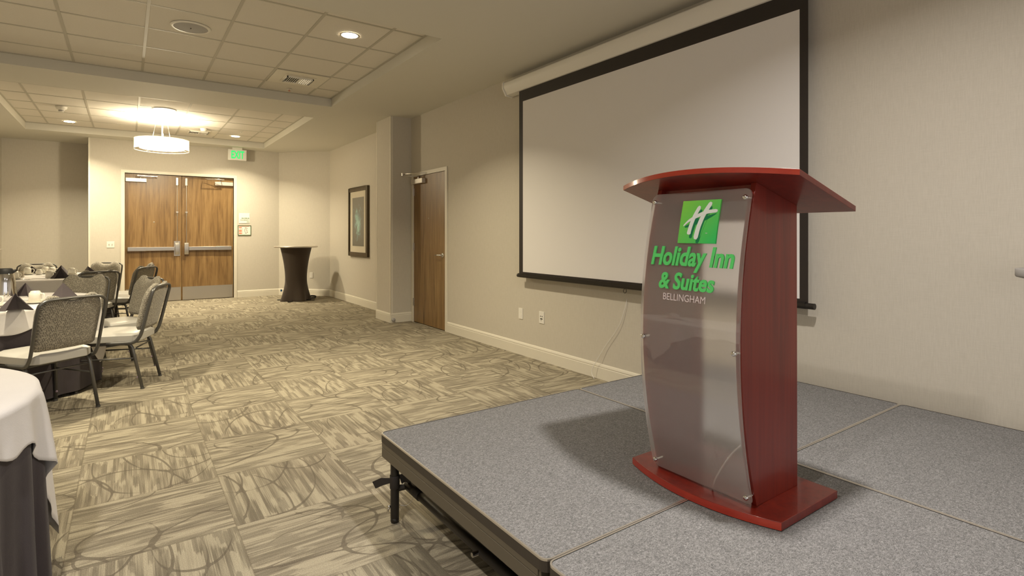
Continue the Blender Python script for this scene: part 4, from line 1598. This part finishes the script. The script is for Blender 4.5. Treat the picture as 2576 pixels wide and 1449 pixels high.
cup, sau = cup_proto(), saucer_proto()
cups = [(-.60, 5.83, -30, 'white cup upside down on a saucer behind the nearest chair back', True),
        (-.84, 5.72, -20, 'white cup at the left picture edge on the middle table', True),
        (-1.10, 9.90, 0, 'white cup on the farthest table in front of the leftmost napkin', True),
        (-.92, 9.98, 0, 'white cup at the back of the farthest table, behind the spout creamer', True),
        (-.84, 9.88, 0, 'white cup on the farthest table, behind another cup', False),
        (-.79, 9.00, -20, 'white cup nearest the camera on the farthest table', False),
        (-.60, 9.45, -30, 'white cup on the farthest table, right of the two overlapping napkins', True),
        (-1.12, 9.03, -30, 'white cup on the farthest table beside the sugar caddy and coffee pot', True),
        (-.70, 3.00, 40, 'white cup on the lower left table, left of the picture, seen only as a reflection', True),
        (-1.25, 2.35, 10, 'another white cup on the lower left table, outside the picture', True)]
first = True
for (x, y, a, lab, s_) in cups:
    o = cup if first else copy_tree(cup)
    zz = ZTB + .002
    if s_:
        q = sau if first else copy_tree(sau)
        q.location = (x, y, zz)
        q['label'] = 'saucer under the ' + lab.replace(' upside down on a saucer', '').replace(', seen only as a reflection', '')
        zz += .0065
    first = False
    o.location = (x, y, zz)
    o.rotation_euler = (0, 0, radians(a))
    o['label'] = lab

# coffee pot
t = thing('coffee_pot', 'polished steel insulated coffee pot on the middle table', 'coffee pot', (-.83, 6.22, ZTB + .002))
MB().lathe([(.0001, 0), (.072, 0), (.075, .01), (.074, .06), (.066, .15), (.055, .215), (.050, .225)], 40).build('steel_body', M['chrome'], t)
MB().lathe([(.051, .222), (.052, .228), (.048, .262), (.040, .268), (.0001, .268)], 32).build('black_lid', M['black'], t)
MB().tube(bez([(-.048, -.01, .235), (-.095, -.03, .245), (-.108, -.035, .19), (-.100, -.03, .09), (-.070, -.02, .05)], 5), .011, 10, flat=1.6).build('handle', M['black'], t)
MB().tube([(.040, .01, .236), (.066, .015, .250)], [.016, .009], 10).build('spout', M['black'], t)
# sugar caddy on far table
t = thing('sugar_caddy', 'small wire caddy of sugar packets on the farthest table', 'caddy', (-1.12, 9.40, ZTB + .002))
cd_ = MB()
for z in (.004, .03, .055):
    cd_.tube([(-.045, -.03, z), (.045, -.03, z), (.045, .03, z), (-.045, .03, z), (-.045, -.03, z)], .002, 6)
for k in range(7):
    x = -.045 + k * .015
    cd_.tube([(x, -.03, 0), (x, -.03, .055)], .0015, 5).tube([(x, .03, 0), (x, .03, .055)], .0015, 5)
cd_.build('wire_basket', M['steel'], t)
pk = MB()
for k in range(8):
    pk.box((-.04, -.026 + k * .007, .004), (.04, -.022 + k * .007, .065 + .006 * (k % 3)))
pk.build('sugar_packets', M['matb'], t)
# creamer
t = thing('cream_jug', 'small white cream jug at the back of the farthest table', 'jug', (-.97, 9.80, ZTB + .002))
MB().lathe([(.0001, 0), (.028, 0), (.040, .02), (.038, .045), (.025, .065), (.027, .075), (.024, .074), (.0001, .06)], 24).build('jug_body', M['china'], t)
MB().tube(bez([(.030, 0, .062), (.055, 0, .055), (.052, 0, .025), (.036, 0, .018)], 4), .004, 8).build('jug_handle', M['china'], t)
# spoons
sp = MB()
sp.tube([(-.09, 0, .004), (-.02, 0, .008), (.045, 0, .004)], [.004, .003, .003], 8, flat=.6)
sp.lathe([(.0001, .002), (.016, .004), (.020, .008)], 16, (.062, 0, 0))
so = tag(sp.build('spoon', M['chrome']), 'x', 'spoon', 'teaspoons')
for i, (x, y, a, lab) in enumerate(((-1.02, 8.78, 25, 'teaspoon on the farthest table left of the napkins'), (-.86, 8.86, -10, 'teaspoon on the farthest table beside the nearest cup'),
                                   (-.69, 6.02, 10, 'teaspoon on the middle table left of the cup'), (-.52, 6.33, 60, 'teaspoon on the middle table behind the cup'))):
    o = so if i == 0 else copy_tree(so)
    o.location = (x, y, ZTB + .002)
    o.rotation_euler = (0, 0, radians(a))
    o['label'] = lab


# ------------------------------------------------------------------ cocktail tables
def cocktail(x, y, rot, labels):
    t = thing('cocktail_table', labels[0], 'cocktail table', (x, y, 0), rot, 'tall cocktail tables')
    MB().lathe([(.0001, 1.042), (.400, 1.042), (.404, 1.046), (.404, 1.064), (.400, 1.067), (.0001, 1.067)], 64).build('tabletop', M['alu'], t)
    MB().cyl((0, 0, .02), .03, 1.02, 16).build('pole', M['blackmetal'], t)
    bsx = MB()
    for k in range(4):
        a = k * pi / 2 + pi / 4
        bsx.box((-.02, 0, .0), (.02, .36, .018), Matrix.Rotation(a, 4, 'Z'))
    bsx.build('cross_base', M['blackmetal'], t)
    NA = 96

    def fn(u, v):
        a = 2 * pi * u
        z = .006 + v * 1.036
        w = 1 - v
        rr_base = .275 + .105 * abs(cos(2 * (a))) ** 2.2 * (1 if v < .5 else 0)
        # round at the top, four pointed at the floor
        s = 2 * v - 1
        waist = .200
        top = .290
        pt = (abs(cos(2 * a - pi))) ** 3
        if v > .42:
            k = ((v - .42) / .58)
            r = waist + (top - waist) * k ** 1.7
        else:
            k = ((.42 - v) / .42)
            r = waist + ((.225 + .085 * pt) - waist) * k ** 1.5
        if v < .42:
            r *= 1 - .10 * (k ** 1.2) * (1 - pt) * .6
        return (r * cos(a + pi / 4 - pi / 4), r * sin(a + pi / 4 - pi / 4), z)
    MB().grid(fn, NA, 30, closed=True).build('spandex_cover', M['spandex'], t)
    return t


cocktail(2.73, 11.22, radians(10), ('tall cocktail table with a brown stretch cover in the far right corner',))
cocktail(-2.03, 11.85, radians(0), ('tall cocktail table at the left picture edge, only its pale rim showing',))
tag(MB().tube(bez([(2.98, 11.42, .03), (3.06, 11.38, .05), (3.13, 11.33, .045), (3.11, 11.29, .02), (3.02, 11.32, .02)], 5), .016, 8, flat=.7).build('black_strap', M['black'], origin=(3.05, 11.35, 0)),
    'black strap looped on the floor right of the cocktail table', 'strap')
tag(MB().box((-.016, -.002, -.02), (.016, .002, .02)).build('blue_tag', M['blue'], None), 'small blue tag at the left side of the cocktail table', 'tag').location = (2.50, 11.42, .19)

# pale round ledge entering at the right edge
t = thing('wall_ledge', 'pale grey rounded ledge entering the picture at the right edge', 'ledge', (3.30, .68, 1.2), world=True)
RL = (3.36, .575)
MB().lathe([(.0001, 1.106), (.10, 1.108), (.138, 1.118), (.142, 1.124), (.142, 1.152), (.138, 1.156), (.0001, 1.156)], 48, (RL[0], RL[1], 0)).build('ledge_body', M['grille'], t, origin=(RL[0], RL[1], 1.18))
